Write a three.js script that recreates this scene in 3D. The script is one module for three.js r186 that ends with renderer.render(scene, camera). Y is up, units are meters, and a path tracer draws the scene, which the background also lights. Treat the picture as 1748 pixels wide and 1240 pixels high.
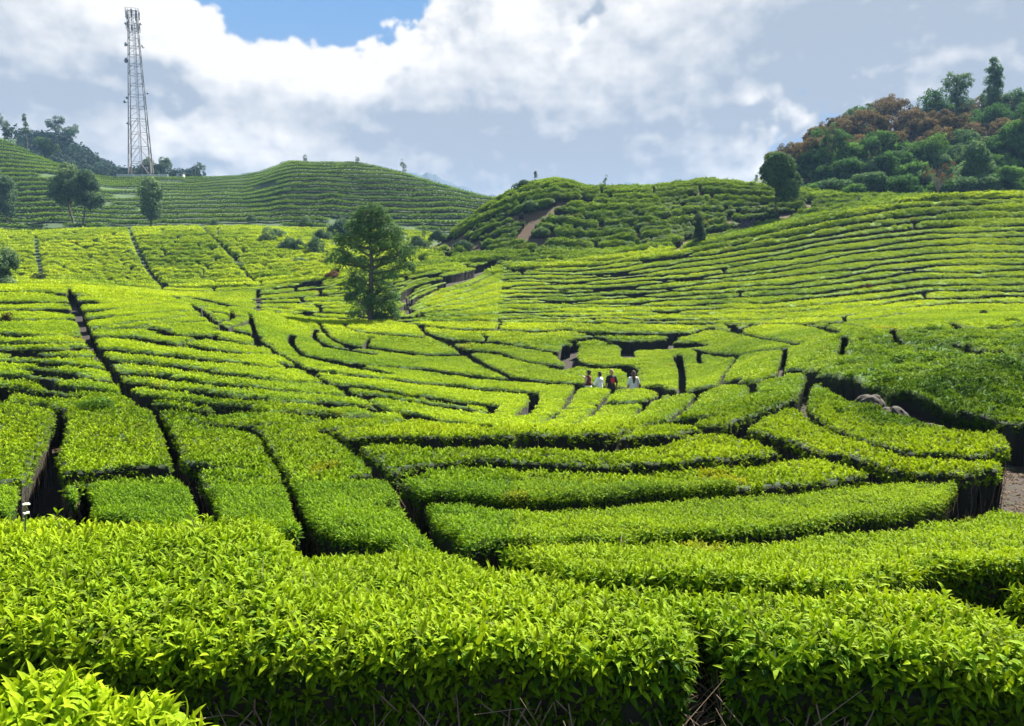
import * as THREE from 'three';
import { mergeGeometries } from 'three/addons/utils/BufferGeometryUtils.js';
import { MarchingCubes } from 'three/addons/objects/MarchingCubes.js';

// ------------------------------------------------------------------ camera, sky, sun, exposure
const EYE = 4, PITCH = 6.5 * Math.PI / 180, FOC = 1296, CX = 874, CY = 620;
const scene = new THREE.Scene();
const camera = new THREE.PerspectiveCamera(2 * Math.atan(CY / FOC) * 180 / Math.PI, 1024 / 726, 0.1, 9000);
camera.position.set(0, EYE, 0);
camera.rotation.x = -PITCH;
const renderer = new THREE.WebGLRenderer({ antialias: true });
renderer.toneMapping = THREE.LinearToneMapping;
renderer.toneMappingExposure = 4.1;
renderer.shadowMap.enabled = true;
const SUN_AZ = 38 * Math.PI / 180, SUN_EL = 50 * Math.PI / 180;      // azimuth to the right of straight ahead
const sunDir = new THREE.Vector3(Math.sin(SUN_AZ) * Math.cos(SUN_EL), Math.sin(SUN_EL), -Math.cos(SUN_AZ) * Math.cos(SUN_EL));
const sun = new THREE.DirectionalLight(new THREE.Color().setRGB(1, 0.93, 0.8), 5);
sun.position.copy(sunDir).multiplyScalar(400);
sun.castShadow = true;
Object.assign(sun.shadow.camera, { left: -250, right: 250, top: 250, bottom: -250, near: 1, far: 900 });
sun.shadow.mapSize.set(4096, 4096);
scene.add(sun);
scene.fog = new THREE.FogExp2(new THREE.Color().setRGB(0.36, 0.6, 1), 0.0002);

// ------------------------------------------------------------------ helpers
let seed = 12345;
const rnd = () => { seed = (seed + 0x6d2b79f5) | 0; let t = Math.imul(seed ^ (seed >>> 15), 1 | seed); t = (t + Math.imul(t ^ (t >>> 7), 61 | t)) ^ t; return ((t ^ (t >>> 14)) >>> 0) / 4294967296; };
const rr = (a, b) => a + (b - a) * rnd();
const hash = (i, j) => { let h = Math.imul(i, 374761393) ^ Math.imul(j, 668265263); h = Math.imul(h ^ (h >>> 13), 1274126177); return ((h ^ (h >>> 16)) >>> 0) / 4294967296; };
const noise2 = (x, y) => {                                            // -1 .. 1
  const i = Math.floor(x), j = Math.floor(y), fx = x - i, fy = y - j, u = fx * fx * (3 - 2 * fx), v = fy * fy * (3 - 2 * fy);
  return ((hash(i, j) * (1 - u) + hash(i + 1, j) * u) * (1 - v) + (hash(i, j + 1) * (1 - u) + hash(i + 1, j + 1) * u) * v) * 2 - 1;
};
const fbm = (x, y, n = 4) => { let s = 0, a = 0.5; for (let i = 0; i < n; i++) { s += a * noise2(x, y); x = x * 2.03 + 17.1; y = y * 2.03 + 5.7; a *= 0.5; } return s; };
const clamp = (x, a, b) => Math.max(a, Math.min(b, x)), lerp = (a, b, t) => a + (b - a) * t;
const sstep = (a, b, x) => { const t = clamp((x - a) / (b - a), 0, 1); return t * t * (3 - 2 * t); };
const rgb = (r, g, b) => new THREE.Color().setRGB(r, g, b);
const names = new Map();
function numbered(n) { const k = names.get(n) || 0; names.set(n, k + 1); return k ? n + '_' + String(k).padStart(3, '0') : n; }
function tag(o, label, category, group) { o.userData.label = label; o.userData.category = category; if (group) o.userData.group = group; return o; }
function shade(o) { o.castShadow = o.receiveShadow = true; return o; }
function thing(name, label, category, x, y, z, group) {
  const o = new THREE.Group(); o.name = numbered(name); o.position.set(x, y, z); scene.add(o);
  return tag(o, label, category, group);
}
function part(name, geo, mat, parent) { const m = shade(new THREE.Mesh(geo, mat)); m.name = name; parent.add(m); return m; }
function structure(name, geo, mat) { const m = shade(new THREE.Mesh(geo, mat)); m.name = numbered(name); m.userData.kind = 'structure'; scene.add(m); return m; }

// ------------------------------------------------------------------ sky: air and clouds, computed for every direction
{
  const W = 4096, H = 2048, data = new Float32Array(W * H * 4);
  // cloud masses as [azimuth right of ahead, elevation, half width, half height, strength] in degrees
  const A = (px, py) => [Math.atan((px - CX) / FOC) * 57.3, Math.atan((CY - py) / FOC) * 57.3 - 6.5];
  const list = (l) => l.map(([x, y, w, h, s]) => [...A(x, y), w, h, s]);
  const mass = list([[60, 120, 13, 6, 1], [250, 130, 7, 4.5, .9], [330, 90, 2.6, 2.6, .7], [600, 150, 6, 3.4, .95], [740, 110, 4.5, 4.4, 1], [860, 40, 5, 5, 1], [900, 120, 8, 6, 1], [1100, 110, 8, 7, 1], [1240, 50, 6, 6, .9], [1275, 196, 2.2, .9, .75], [1490, 195, 3.4, 2.4, 1.35], [1600, 165, 4, 2.4, 1.2], [470, 235, 13, 4, .75], [1000, 230, 12, 4, .55], [1560, 20, 11, 5, 1], [1720, 70, 8, 5, 1], [1850, 30, 14, 9, 1], [100, 290, 12, 2.5, .7], [420, 295, 9, 2.4, 1], [740, 300, 8, 1.8, .7], [1180, 285, 7, 1.8, .6]]);
  const dark = list([[1700, 30, 12, 5, 1], [1480, 60, 7, 4, .75], [1640, 80, 7, 2, .5], [900, 245, 10, 2.2, .4], [640, 220, 6, 2, .3], [270, 205, 5, 2.2, .55], [60, 200, 7, 2, .5], [1180, 215, 7, 3, .5], [1340, 110, 4, 4, .5], [200, 100, 6, 1.4, .25]]);
  const hole = list([[470, 30, 4.6, 2.6, 1.5], [600, 40, 3.4, 1.9, 1.4], [690, 6, 2.6, 1.6, 1.2], [400, 0, 5, 2, 1], [560, -20, 9, 3, 1.2], [1350, 240, 2.6, 1.8, .8], [1400, 200, 2, 1.4, .7], [330, 215, 2, 1.2, .7], [1015, 45, .9, .5, .9], [300, 165, 2.4, .8, .35], [1440, 255, 3, 1.4, .8], [760, 300, 5, 1.2, .4]]);
  const blob = (l, az, el) => { let s = 0; for (const [a, e, w, h, k] of l) { const u = (az - a) / w, v = (el - e) / h, d = u * u + v * v; if (d < 6) s += k * Math.exp(-d); } return s; };
  const billow = (x, y, n) => { let s = 0, a = .5; for (let i = 0; i < n; i++) { s += a * (1 - 2 * Math.abs(noise2(x, y))); x = x * 2.07 + 13.1; y = y * 2.07 + 4.3; a *= .52; } return s; };
  const dens = (az, el, n) => {
    const wa = az + 2.6 * fbm(az * .3 + 11, el * .4 + 4, n) + .5 * fbm(az * 1.4, el * 1.7 + 9, n - 2), we = el + 1.9 * fbm(az * .3 + 71, el * .4 + 34, n) + .4 * fbm(az * 1.4 + 40, el * 1.7, n - 2);
    const far = sstep(42, 60, Math.abs(az)), up = sstep(27, 40, el), wild = 1 - (1 - far) * (1 - up);
    let v = .12 + .6 * fbm(az * .12 + 40, el * .2 + 10, 4);
    if (wild < 1) v = lerp(blob(mass, wa, we) - blob(hole, wa, we) + .1, v, wild);
    return v + .24 * billow(az * .27 + 90, el * .38 + 50, n) + .1 * fbm(az * 1.3, el * 1.6, 3);
  };
  const SKY = .27 / 1.07;
  for (let j = 0; j < H; j++) {
    const el = ((j + .5) / H - .5) * 180;
    if (el < -1) { for (let i = 0; i < W; i++) data.set([.15 * SKY, .19 * SKY, .13 * SKY, 1], (j * W + i) * 4); continue; }
    for (let i = 0; i < W; i++) {
      let az = ((i + .5) / W - .25) * 360; if (az > 180) az -= 360;
      const near = Math.abs(az) < 44 && el < 30, n = near ? 6 : 3, o = (j * W + i) * 4;
      const d = dens(az, el, n), c = sstep(-.02, near ? .46 : .6, d), thick = sstep(.4, 1.5, d);
      const l1 = d - dens(az + .5, el + .8, near ? 5 : 3), l2 = near ? d - dens(az + 1.6, el + 2.6, 4) : 0;
      const dk = clamp(near ? blob(dark, az + 1.2 * fbm(az * .3 + 5, el * .4, 3), el) : .35 + .6 * fbm(az * .1 + 5, el * .16, 3), 0, 1);
      const lit = clamp(.64 + .34 * fbm(az * .33 + 3, el * .62 + 1, 5) + 1.0 * l1 + .42 * l2 - .16 * thick - .55 * dk, 0, 1.12), h = sstep(3, 24, el), low = 1 - sstep(0, 10, el);
      for (let q = 0; q < 3; q++) {
        const air = lerp([.4, .55, .76][q], [.2, .43, .8][q], h), white = lerp([.44, .52, .63][q], [.93, .94, .95][q], lit);
        data[o + q] = SKY * lerp(lerp(air, white, c * (1 - .35 * low)), [.58, .68, .81][q], low * .5);
      }
      data[o + 3] = 1;
    }
  }
  const t = new THREE.DataTexture(data, W, H, THREE.RGBAFormat, THREE.FloatType);
  t.mapping = THREE.EquirectangularReflectionMapping; t.magFilter = THREE.LinearFilter; t.needsUpdate = true;
  scene.background = t; scene.environment = t;
}

// ------------------------------------------------------------------ the land: height of the clipped tea tops over the eye, from profiles along sight lines
const cosP = Math.cos(PITCH), sinP = Math.sin(PITCH);
const elevOf = (py) => { const Y = (CY - py) / FOC; return (Y * cosP - sinP) / (cosP + Y * sinP); };
const latOf = (px, py) => (px - CX) / FOC / (cosP + (CY - py) / FOC * sinP);
const HOR = CY - FOC * Math.tan(PITCH);
const columns = {};                                                  // distance ahead and either height under the eye (< 0) or height in the picture
const col = (px, ...pairs) => { columns[px] = pairs; };
const nearL = [[1, -1.15], [2.2, -1.17], [4.2, -1.42], [5.5, -2.0], [8.2, -2.57]];
const nearR = [[1, -1.15], [2.2, -1.18], [3.4, -1.42], [5, -1.9], [7.5, -2.42], [9.5, -2.7]];
col(-160, ...nearL, [12.5, -2.8], [16.5, -2.65], [26, -2.5], [36, -2.1], [60, 490], [75, 505], [95, 478], [150, 400], [165, 392], [262, 236], [330, 262], [420, 300]);
col(0, ...nearL, [12.5, -2.85], [16.5, -2.7], [26, -2.55], [36, -2.1], [60, 488], [75, 502], [95, 478], [150, 400], [165, 392], [260, 240], [310, 252], [365, 226], [420, 300]);
col(110, ...nearL, [12.5, -2.88], [16.5, -2.75], [26, -2.6], [36, -2.2], [61, 487], [75, 500], [95, 480], [150, 398], [165, 391], [250, 284], [300, 297], [370, 240], [420, 320]);
col(220, ...nearL, [12.5, -2.9], [16.5, -2.8], [22, -3], [28, -2.75], [58, 500], [70, 506], [95, 484], [150, 394], [165, 389], [240, 325], [284, 306], [320, 312], [375, 302], [420, 325]);
col(330, ...nearL, [12.5, -2.92], [18, -3.05], [22.5, -3.1], [30, -2.95], [52, 519], [64, 524], [95, 484], [150, 392], [165, 387], [235, 330], [284, 306], [350, 318], [420, 330]);
col(420, ...nearL, [12.5, -2.95], [18, -3.05], [22.5, -3.2], [30, -3.2], [46, 545], [56, 530], [66, 531], [95, 480], [150, 391], [165, 386], [235, 322], [262, 303], [330, 320], [420, 335]);
col(510, ...nearR, [12.5, -3], [14.5, -3.1], [20, -3.35], [31, -3.7], [42, 586], [56, 550], [66, 536], [76, 520], [95, 480], [145, 402], [165, 388], [235, 280], [300, 305], [420, 335]);
col(600, ...nearR, [12.5, -3], [14.5, -3.1], [20, -3.55], [31, -4.0], [42, 600], [54, 562], [62, 548], [76, 518], [95, 474], [140, 415], [165, 390], [232, 282], [300, 310], [420, 340]);
col(690, ...nearR, [12.6, -3], [14.4, -3.05], [20, -3.75], [30, -4.3], [40, 620], [50, 577], [60, 548], [74, 512], [94, 462], [140, 418], [165, 392], [225, 300], [300, 330], [420, 345]);
col(760, ...nearR, [12.7, -3], [14.3, -3], [20, -3.9], [28, -4.5], [37, 640], [47, 600], [55, 563], [60, 548], [72, 512], [90, 462], [106, 442], [120, 415], [128, 402], [145, 412], [165, 396], [215, 322], [300, 345], [420, 350]);
col(830, ...nearR, [12.7, -3], [14.3, -3], [20, -4], [28, -4.65], [36, 651], [46, 604], [54, 566], [60, 548], [70, 520], [84, 482], [98, 447], [108, 430], [126, 352], [138, 362], [165, 390], [215, 340], [300, 350], [420, 352]);
col(900, ...nearR, [12.7, -3], [14.3, -3], [20, -4], [28, -4.7], [36, 655], [46, 602], [54, 566], [60, 548], [70, 520], [84, 480], [98, 446], [106, 430], [128, 316], [142, 330], [200, 350], [420, 352]);
col(950, ...nearR, [12.7, -3], [14.3, -3], [20, -4], [28, -4.7], [36, 656], [46, 601], [54, 566], [60, 548], [70, 520], [84, 478], [96, 445], [104, 432], [129, 306], [145, 320], [200, 345], [420, 352]);
col(1010, ...nearR, [12.7, -3], [14.3, -3], [20, -3.95], [28, -4.65], [36, 656], [46, 600], [53, 565], [58, 547], [68, 522], [82, 478], [94, 443], [102, 433], [130, 320], [150, 330], [200, 342], [420, 352]);
col(1110, ...nearR, [12.7, -3], [14.6, -3.05], [21, -3.85], [29, -4.5], [35, 655], [46, 602], [53, 567], [58, 549], [67, 523], [80, 477], [92, 438], [100, 428], [131, 319], [150, 328], [200, 340], [420, 352]);
col(1200, ...nearR, [12.7, -3], [15, -3.1], [22, -3.65], [29, -4.15], [34, 648], [46, 602], [53, 572], [58, 551], [66, 525], [78, 479], [90, 438], [98, 414], [106, 411], [132, 308], [150, 318], [200, 330], [420, 352]);
col(1300, ...nearR, [12.7, -3], [14.4, -2.95], [19, -3.05], [26, -3.35], [36, 603], [45, 577], [54, 551], [63, 525], [75, 478], [87, 435], [97, 392], [106, 390], [130, 318], [150, 322], [165, 318], [190, 310], [260, 300]);
col(1380, ...nearR, [12.8, -2.97], [15, -2.95], [19, -2.95], [25, -2.9], [33, 590], [43, 563], [55, 540], [62, 522], [74, 472], [86, 427], [97, 372], [106, 372], [130, 326], [150, 322], [165, 315], [190, 292], [260, 280]);
col(1450, ...nearR, [13, -2.95], [15.5, -3], [19, -2.8], [23, -2.55], [33, -2.3], [42, -2.4], [55, -2.4], [62, 516], [74, 465], [86, 416], [97, 358], [106, 358], [130, 332], [150, 322], [165, 310], [190, 272], [260, 265]);
col(1600, ...nearR, [13, -2.85], [16, -2.95], [19, -2.4], [22, -2.3], [27, -2.2], [33, -2.1], [45, -2.3], [58, -2.4], [66, 500], [80, 438], [92, 380], [100, 336], [108, 334], [130, 334], [150, 320], [165, 300], [190, 252], [260, 255]);
col(1750, ...nearR, [13, -2.75], [16, -2.85], [19, -2.25], [24, -2.0], [33, -1.9], [45, -2.2], [58, 526], [66, 494], [80, 424], [93, 350], [99, 331], [110, 330], [130, 332], [150, 318], [165, 298], [190, 245], [260, 250]);
col(1960, ...nearR, [13, -2.7], [16, -2.8], [19, -2.2], [24, -2.0], [33, -1.9], [45, -2.2], [58, 526], [66, 490], [80, 418], [93, 342], [99, 328], [110, 330], [130, 332], [150, 318], [165, 298], [190, 240], [260, 250]);
function monotone(xs, ys) {                                          // cubic through the points without overshoot
  const n = xs.length, d = [], m = [];
  for (let i = 0; i < n - 1; i++) d.push((ys[i + 1] - ys[i]) / (xs[i + 1] - xs[i]));
  for (let i = 0; i < n; i++) m.push(i === 0 ? d[0] : i === n - 1 ? d[n - 2] : d[i - 1] * d[i] <= 0 ? 0 : 2 / (1 / d[i - 1] + 1 / d[i]));
  return (x) => {
    if (x <= xs[0]) return ys[0]; if (x >= xs[n - 1]) return ys[n - 1];
    let i = 0; while (x > xs[i + 1]) i++;
    const h = xs[i + 1] - xs[i], t = (x - xs[i]) / h, t2 = t * t, t3 = t2 * t;
    return (2 * t3 - 3 * t2 + 1) * ys[i] + (t3 - 2 * t2 + t) * h * m[i] + (-2 * t3 + 3 * t2) * ys[i + 1] + (t3 - t2) * h * m[i + 1];
  };
}
const S0 = Math.log(1), S1 = Math.log(420), NS = 420, NA = 320;
const keys = Object.keys(columns).map(Number).sort((a, b) => a - b), colA = keys.map((px) => latOf(px, HOR));
const A0 = colA[0], A1 = colA[colA.length - 1], table = new Float32Array((NS + 1) * (NA + 1));
{
  const prof = keys.map((k) => monotone(columns[k].map((p) => Math.log(p[0])), columns[k].map(([d, v]) => (v < 0 ? v / d : elevOf(v)))));
  for (let j = 0; j <= NS; j++) {
    const s = lerp(S0, S1, j / NS), across = monotone(colA, prof.map((p) => p(s)));
    for (let i = 0; i <= NA; i++) table[j * (NA + 1) + i] = across(lerp(A0, A1, i / NA));
  }
}
function elev(a, s) {
  const u = clamp((a - A0) / (A1 - A0), 0, 0.99999) * NA, v = clamp((s - S0) / (S1 - S0), 0, 0.99999) * NS, i = u | 0, j = v | 0, fu = u - i, fv = v - j, o = j * (NA + 1) + i;
  return (table[o] * (1 - fu) + table[o + 1] * fu) * (1 - fv) + (table[o + NA + 1] * (1 - fu) + table[o + NA + 2] * fu) * fv;
}
const topY = (x, z) => { const D = Math.max(-z, 1); return EYE + D * elev(x / D, Math.log(D)); };   // height of the tea tops
const hedgeH = (D) => lerp(0.92, 1.15, sstep(60, 110, D));
const groundY = (x, z) => topY(x, z) - hedgeH(-z);
function at(px, py, dmin = 1.5) {                                    // the place on the tea tops seen at a point of the picture
  const a = latOf(px, py), e = elevOf(py);
  let D = dmin, prev = dmin;
  while (D < 415) { if (elev(a, Math.log(D)) >= e) break; prev = D; D *= 1.004; }
  if (D > dmin) for (let k = 0; k < 10; k++) { const m = (prev + D) / 2; if (elev(a, Math.log(m)) >= e) D = m; else prev = m; }
  return new THREE.Vector3(a * D, EYE + D * elev(a, Math.log(D)), -D);
}

// ------------------------------------------------------------------ paths between the tea beds (traced where they run; every bed between them is a thing of its own)
const AS = 0.00195, SS = 0.0022, GA0 = latOf(-250, HOR), GA1 = latOf(1985, HOR), GS0 = Math.log(1.95), GS1 = Math.log(166);
const GW = Math.ceil((GA1 - GA0) / AS) | 1, GH = Math.ceil((GS1 - GS0) / SS) | 1;
const field = new Float32Array(GW * GH).fill(1.2);                   // metres to the edge of the nearest path, negative on it
function segment(p, q, w0, w1) {
  // beds step down the slopes like stairs: paths along a slope are as broad as a stair is deep
  const across = Math.abs(q.x - p.x) / (Math.hypot(q.x - p.x, q.D - p.D) + 1e-6), D = (p.D + q.D) / 2;
  if (D > 5.5 && D <= 14 && across > .6) { w0 += .42 * across; w1 += .42 * across; }
  if (D > 14 && D < 100 && !plain) {
    const a = (p.x + q.x) / 2 / D, rise = FOC * Math.abs(elev(a, Math.log(D * 1.015)) - elev(a, Math.log(D * .985))) / (.03 * D), band = lerp(lerp(7.5, 6.6, sstep(14, 40, D)), 3.8, sstep(45, 80, D));
    const deep = Math.min(lerp(2.3, 1.35, sstep(42, 56, D)), band / Math.max(rise, 1) + lerp(.28, .15, sstep(20, 60, D))) * across ** 2; w0 = Math.max(w0, deep); w1 = Math.max(w1, deep);
  }
  w0 = Math.max(w0, p.D * .0046); w1 = Math.max(w1, q.D * .0046);
  const reach = 0.65 + Math.max(w0, w1) / 2, dmin = Math.max(0.5, Math.min(p.D, q.D) - reach), dmax = Math.max(p.D, q.D) + reach;
  const amin = Math.min((p.x - reach) / (p.x - reach > 0 ? dmax : dmin), (q.x - reach) / (q.x - reach > 0 ? dmax : dmin)), amax = Math.max((p.x + reach) / (p.x + reach > 0 ? dmin : dmax), (q.x + reach) / (q.x + reach > 0 ? dmin : dmax));
  const i0 = Math.max(0, Math.floor((amin - GA0) / AS)), i1 = Math.min(GW - 1, Math.ceil((amax - GA0) / AS)), j0 = Math.max(0, Math.floor((Math.log(dmin) - GS0) / SS)), j1 = Math.min(GH - 1, Math.ceil((Math.log(dmax) - GS0) / SS));
  const vx = q.x - p.x, vd = q.D - p.D, L = vx * vx + vd * vd || 1e-9;
  for (let j = j0; j <= j1; j++) {
    const D = Math.exp(GS0 + j * SS);
    for (let i = i0; i <= i1; i++) {
      const x = (GA0 + i * AS) * D, t = clamp(((x - p.x) * vx + (D - p.D) * vd) / L, 0, 1), f = Math.hypot(x - p.x - vx * t, D - p.D - vd * t) - lerp(w0, w1, t) / 2;
      if (f < field[j * GW + i]) field[j * GW + i] = f;
    }
  }
}
let plain = false;
const soil = [];
function gapD(w, ...pts) { const p = pts.map(([px, D]) => ({ x: latOf(px, HOR) * D, D })); for (let i = 0; i + 1 < p.length; i++) segment(p[i], p[i + 1], w, w); }                                                     // centre lines, kept for litter and weeds
function smoothLine(flat) {                                          // picture points to a rounded line of picture points
  const v = []; for (let i = 0; i < flat.length; i += 2) v.push(new THREE.Vector3(flat[i], flat[i + 1], 0));
  if (v.length < 3) return [v[0], v[0].clone().lerp(v[1], .33), v[0].clone().lerp(v[1], .67), v[1]];
  const c = new THREE.CatmullRomCurve3(v, false, 'centripetal'); return c.getPoints((v.length - 1) * 4);
}
function gap(w, flat, w1 = w, dmin) {
  const p = smoothLine(flat).map((q) => { const r = at(q.x, q.y, dmin); return { x: r.x, D: -r.z }; });
  for (let i = 0; i + 1 < p.length; i++) {
    const t = i / (p.length - 1), u = (i + 1) / (p.length - 1);
    if (Math.abs(Math.log(p[i].D / p[i + 1].D)) > 0.5) continue;     // never across a crest
    segment(p[i], p[i + 1], lerp(w, w1, t), lerp(w, w1, u));
  }
  soil.push(p);
}
// points read off enlargements: corner of the enlargement, then points in it (1748 wide for 600)
const Z = (ox, oy) => (w, pts, w1) => gap(w, pts.map((v, i) => (i % 2 ? oy : ox) + v / 2.913), w1);
// near left
{ const g = (w, p, w1) => gap(w, p.map((v, i) => (i % 2 ? 640 : 0) + v / 2.913), w1, 4.8);
  g(.26, [300, 168, 285, 280, 232, 400, 190, 520, 160, 640, 150, 800], .5);
  g(.3, [240, 400, 210, 600, 290, 820], .9);
  g(.22, [765, 172, 800, 230, 845, 330, 878, 430, 960, 540, 1010, 640, 1045, 740, 1065, 830, 1090, 960], .26);
  g(.6, [190, 540, 350, 520, 500, 506, 700, 490, 890, 475]);
  g(.12, [1180, 262, 1290, 310, 1330, 380, 1400, 480, 1450, 600, 1490, 700, 1560, 790, 1610, 870, 1650, 960], .2);
  g(.2, [415, 560, 408, 700, 410, 830, 405, 940]); }
gap(.26, [549, 734, 570, 743, 600, 762, 642, 797, 666, 824, 697, 850, 717, 884, 752, 920, 779, 944], .3);
gap(.28, [549, 734, 556, 742]);
// foreground bed: its back edge and the breaks in it
gap(.7, [-70, 880, 0, 886, 100, 898, 240, 902, 380, 910, 520, 922, 640, 946, 780, 958], .5, 4.3);
gap(.5, [779, 944, 850, 966, 950, 985, 1060, 998, 1180, 1002, 1262, 1004]);
gap(.5, [1258, 1003, 1330, 1007, 1420, 1008, 1520, 1008, 1600, 1012, 1680, 1030, 1748, 1050, 1820, 1075]);
gap(.07, [1196, 1058, 1203, 1090, 1214, 1125, 1220, 1160], .2);
gap(.16, [1222, 1090, 1300, 1092, 1400, 1093, 1480, 1097, 1545, 1104], .1);
gap(.68, [-70, 1205, 100, 1195, 300, 1188, 500, 1182, 700, 1185, 900, 1190, 1100, 1192, 1215, 1195, 1330, 1215, 1500, 1240, 1650, 1262, 1830, 1300]);
// near bench, right of the long path
{ const g = Z(580, 520);
  g(.4, [-60, 632, 0, 622, 100, 605, 300, 578, 400, 578, 550, 592, 700, 612, 850, 637, 1000, 657, 1150, 667, 1300, 657, 1400, 641, 1500, 612, 1600, 592, 1748, 574]);
  g(.5, [60, 700, 110, 682, 200, 676, 330, 672, 450, 682, 500, 690, 700, 682, 850, 686, 1000, 697, 1200, 708, 1350, 704, 1500, 684, 1650, 662, 1748, 648, 1890, 632]);
  g(.5, [200, 860, 270, 862, 420, 824, 600, 804, 800, 802, 1000, 816, 1300, 822, 1500, 822, 1748, 806, 1830, 796]); }
gap(.45, [1208, 796, 1260, 792, 1320, 786, 1372, 778]);
gap(.42, [700, 860, 740, 854, 800, 858, 860, 863, 940, 862, 1030, 858, 1110, 852, 1150, 850, 1210, 848, 1320, 840, 1420, 832, 1500, 824, 1545, 814]);
gap(.45, [770, 946, 800, 938, 860, 937, 930, 933, 1000, 927, 1090, 924, 1150, 922, 1220, 920, 1320, 912, 1420, 903, 1510, 892, 1600, 880, 1670, 866, 1712, 850]);
gap(.9, [1712, 868, 1735, 848, 1765, 825], 1.2);
gap(.6, [1690, 866, 1740, 868, 1810, 870], .8);
gap(.5, [1548, 1006, 1620, 995, 1690, 988, 1760, 978], 1);
{ const g = Z(1150, 460);
  g(.6, [255, 800, 300, 806, 480, 852, 600, 902, 750, 934, 900, 966, 1000, 1000, 1100, 1024, 1200, 1046, 1400, 1052, 1600, 1066, 1720, 1085], .7);
  g(.3, [640, 690, 690, 742, 800, 802, 900, 842, 1000, 872, 1100, 910, 1250, 932, 1400, 938, 1600, 943, 1760, 925]);
  g(.3, [690, 505, 678, 540, 655, 600, 632, 655, 640, 690]);
  g(.5, [632, 645, 560, 676, 440, 720, 350, 760, 280, 790, 235, 796, 150, 784, 60, 772, -10, 760]);
  g(.45, [1660, 780, 1720, 830, 1760, 900, 1740, 1000, 1720, 1090], .6);
  plain = true;
  g(.6, [700, 535, 780, 548, 870, 600, 1000, 650, 1150, 692, 1300, 742, 1450, 778, 1600, 792, 1760, 790], 1.2);
  g(.6, [800, 545, 880, 580, 990, 616, 1120, 650, 1240, 690, 1400, 728, 1600, 768, 1760, 775], 1);
  plain = false;
  g(.3, [852, 345, 842, 385, 832, 425]);
  g(.25, [1085, 298, 1100, 330, 1115, 352]);
  g(.4, [1112, 345, 1125, 370, 1250, 368, 1400, 388, 1500, 412, 1600, 424, 1700, 434, 1800, 440], .6);
  g(.6, [1370, 266, 1420, 290, 1500, 298, 1610, 284]);
  g(.35, [780, 266, 850, 272, 900, 281, 975, 300]);
  g(.4, [335, 305, 360, 292, 420, 277, 600, 274, 740, 288, 820, 312, 878, 322]);
  g(.4, [180, 300, 260, 302, 340, 320, 450, 342, 560, 362, 640, 375]);
  g(.6, [285, 275, 310, 300, 330, 318]);
  g(.6, [110, 400, 200, 420, 320, 428, 420, 408, 540, 398]);
  g(.5, [-20, 385, 60, 372, 110, 385]);
  g(.7, [-20, 345, 40, 330, 130, 308, 190, 290]);
  g(.32, [556, 390, 548, 450, 525, 525]);
  g(.3, [322, 425, 305, 455, 255, 520, 222, 570, 150, 612]);
  g(.4, [10, 430, 35, 490, 45, 545, 38, 610]);
  g(.35, [125, 410, 130, 460, 150, 470]);
  g(.55, [30, 615, 110, 605, 200, 580, 300, 565, 420, 558, 480, 540, 540, 515, 620, 508, 700, 512]);
  g(.3, [385, 565, 400, 595, 350, 632]);
  g(.35, [130, 612, 100, 650, 55, 695]); }
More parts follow.
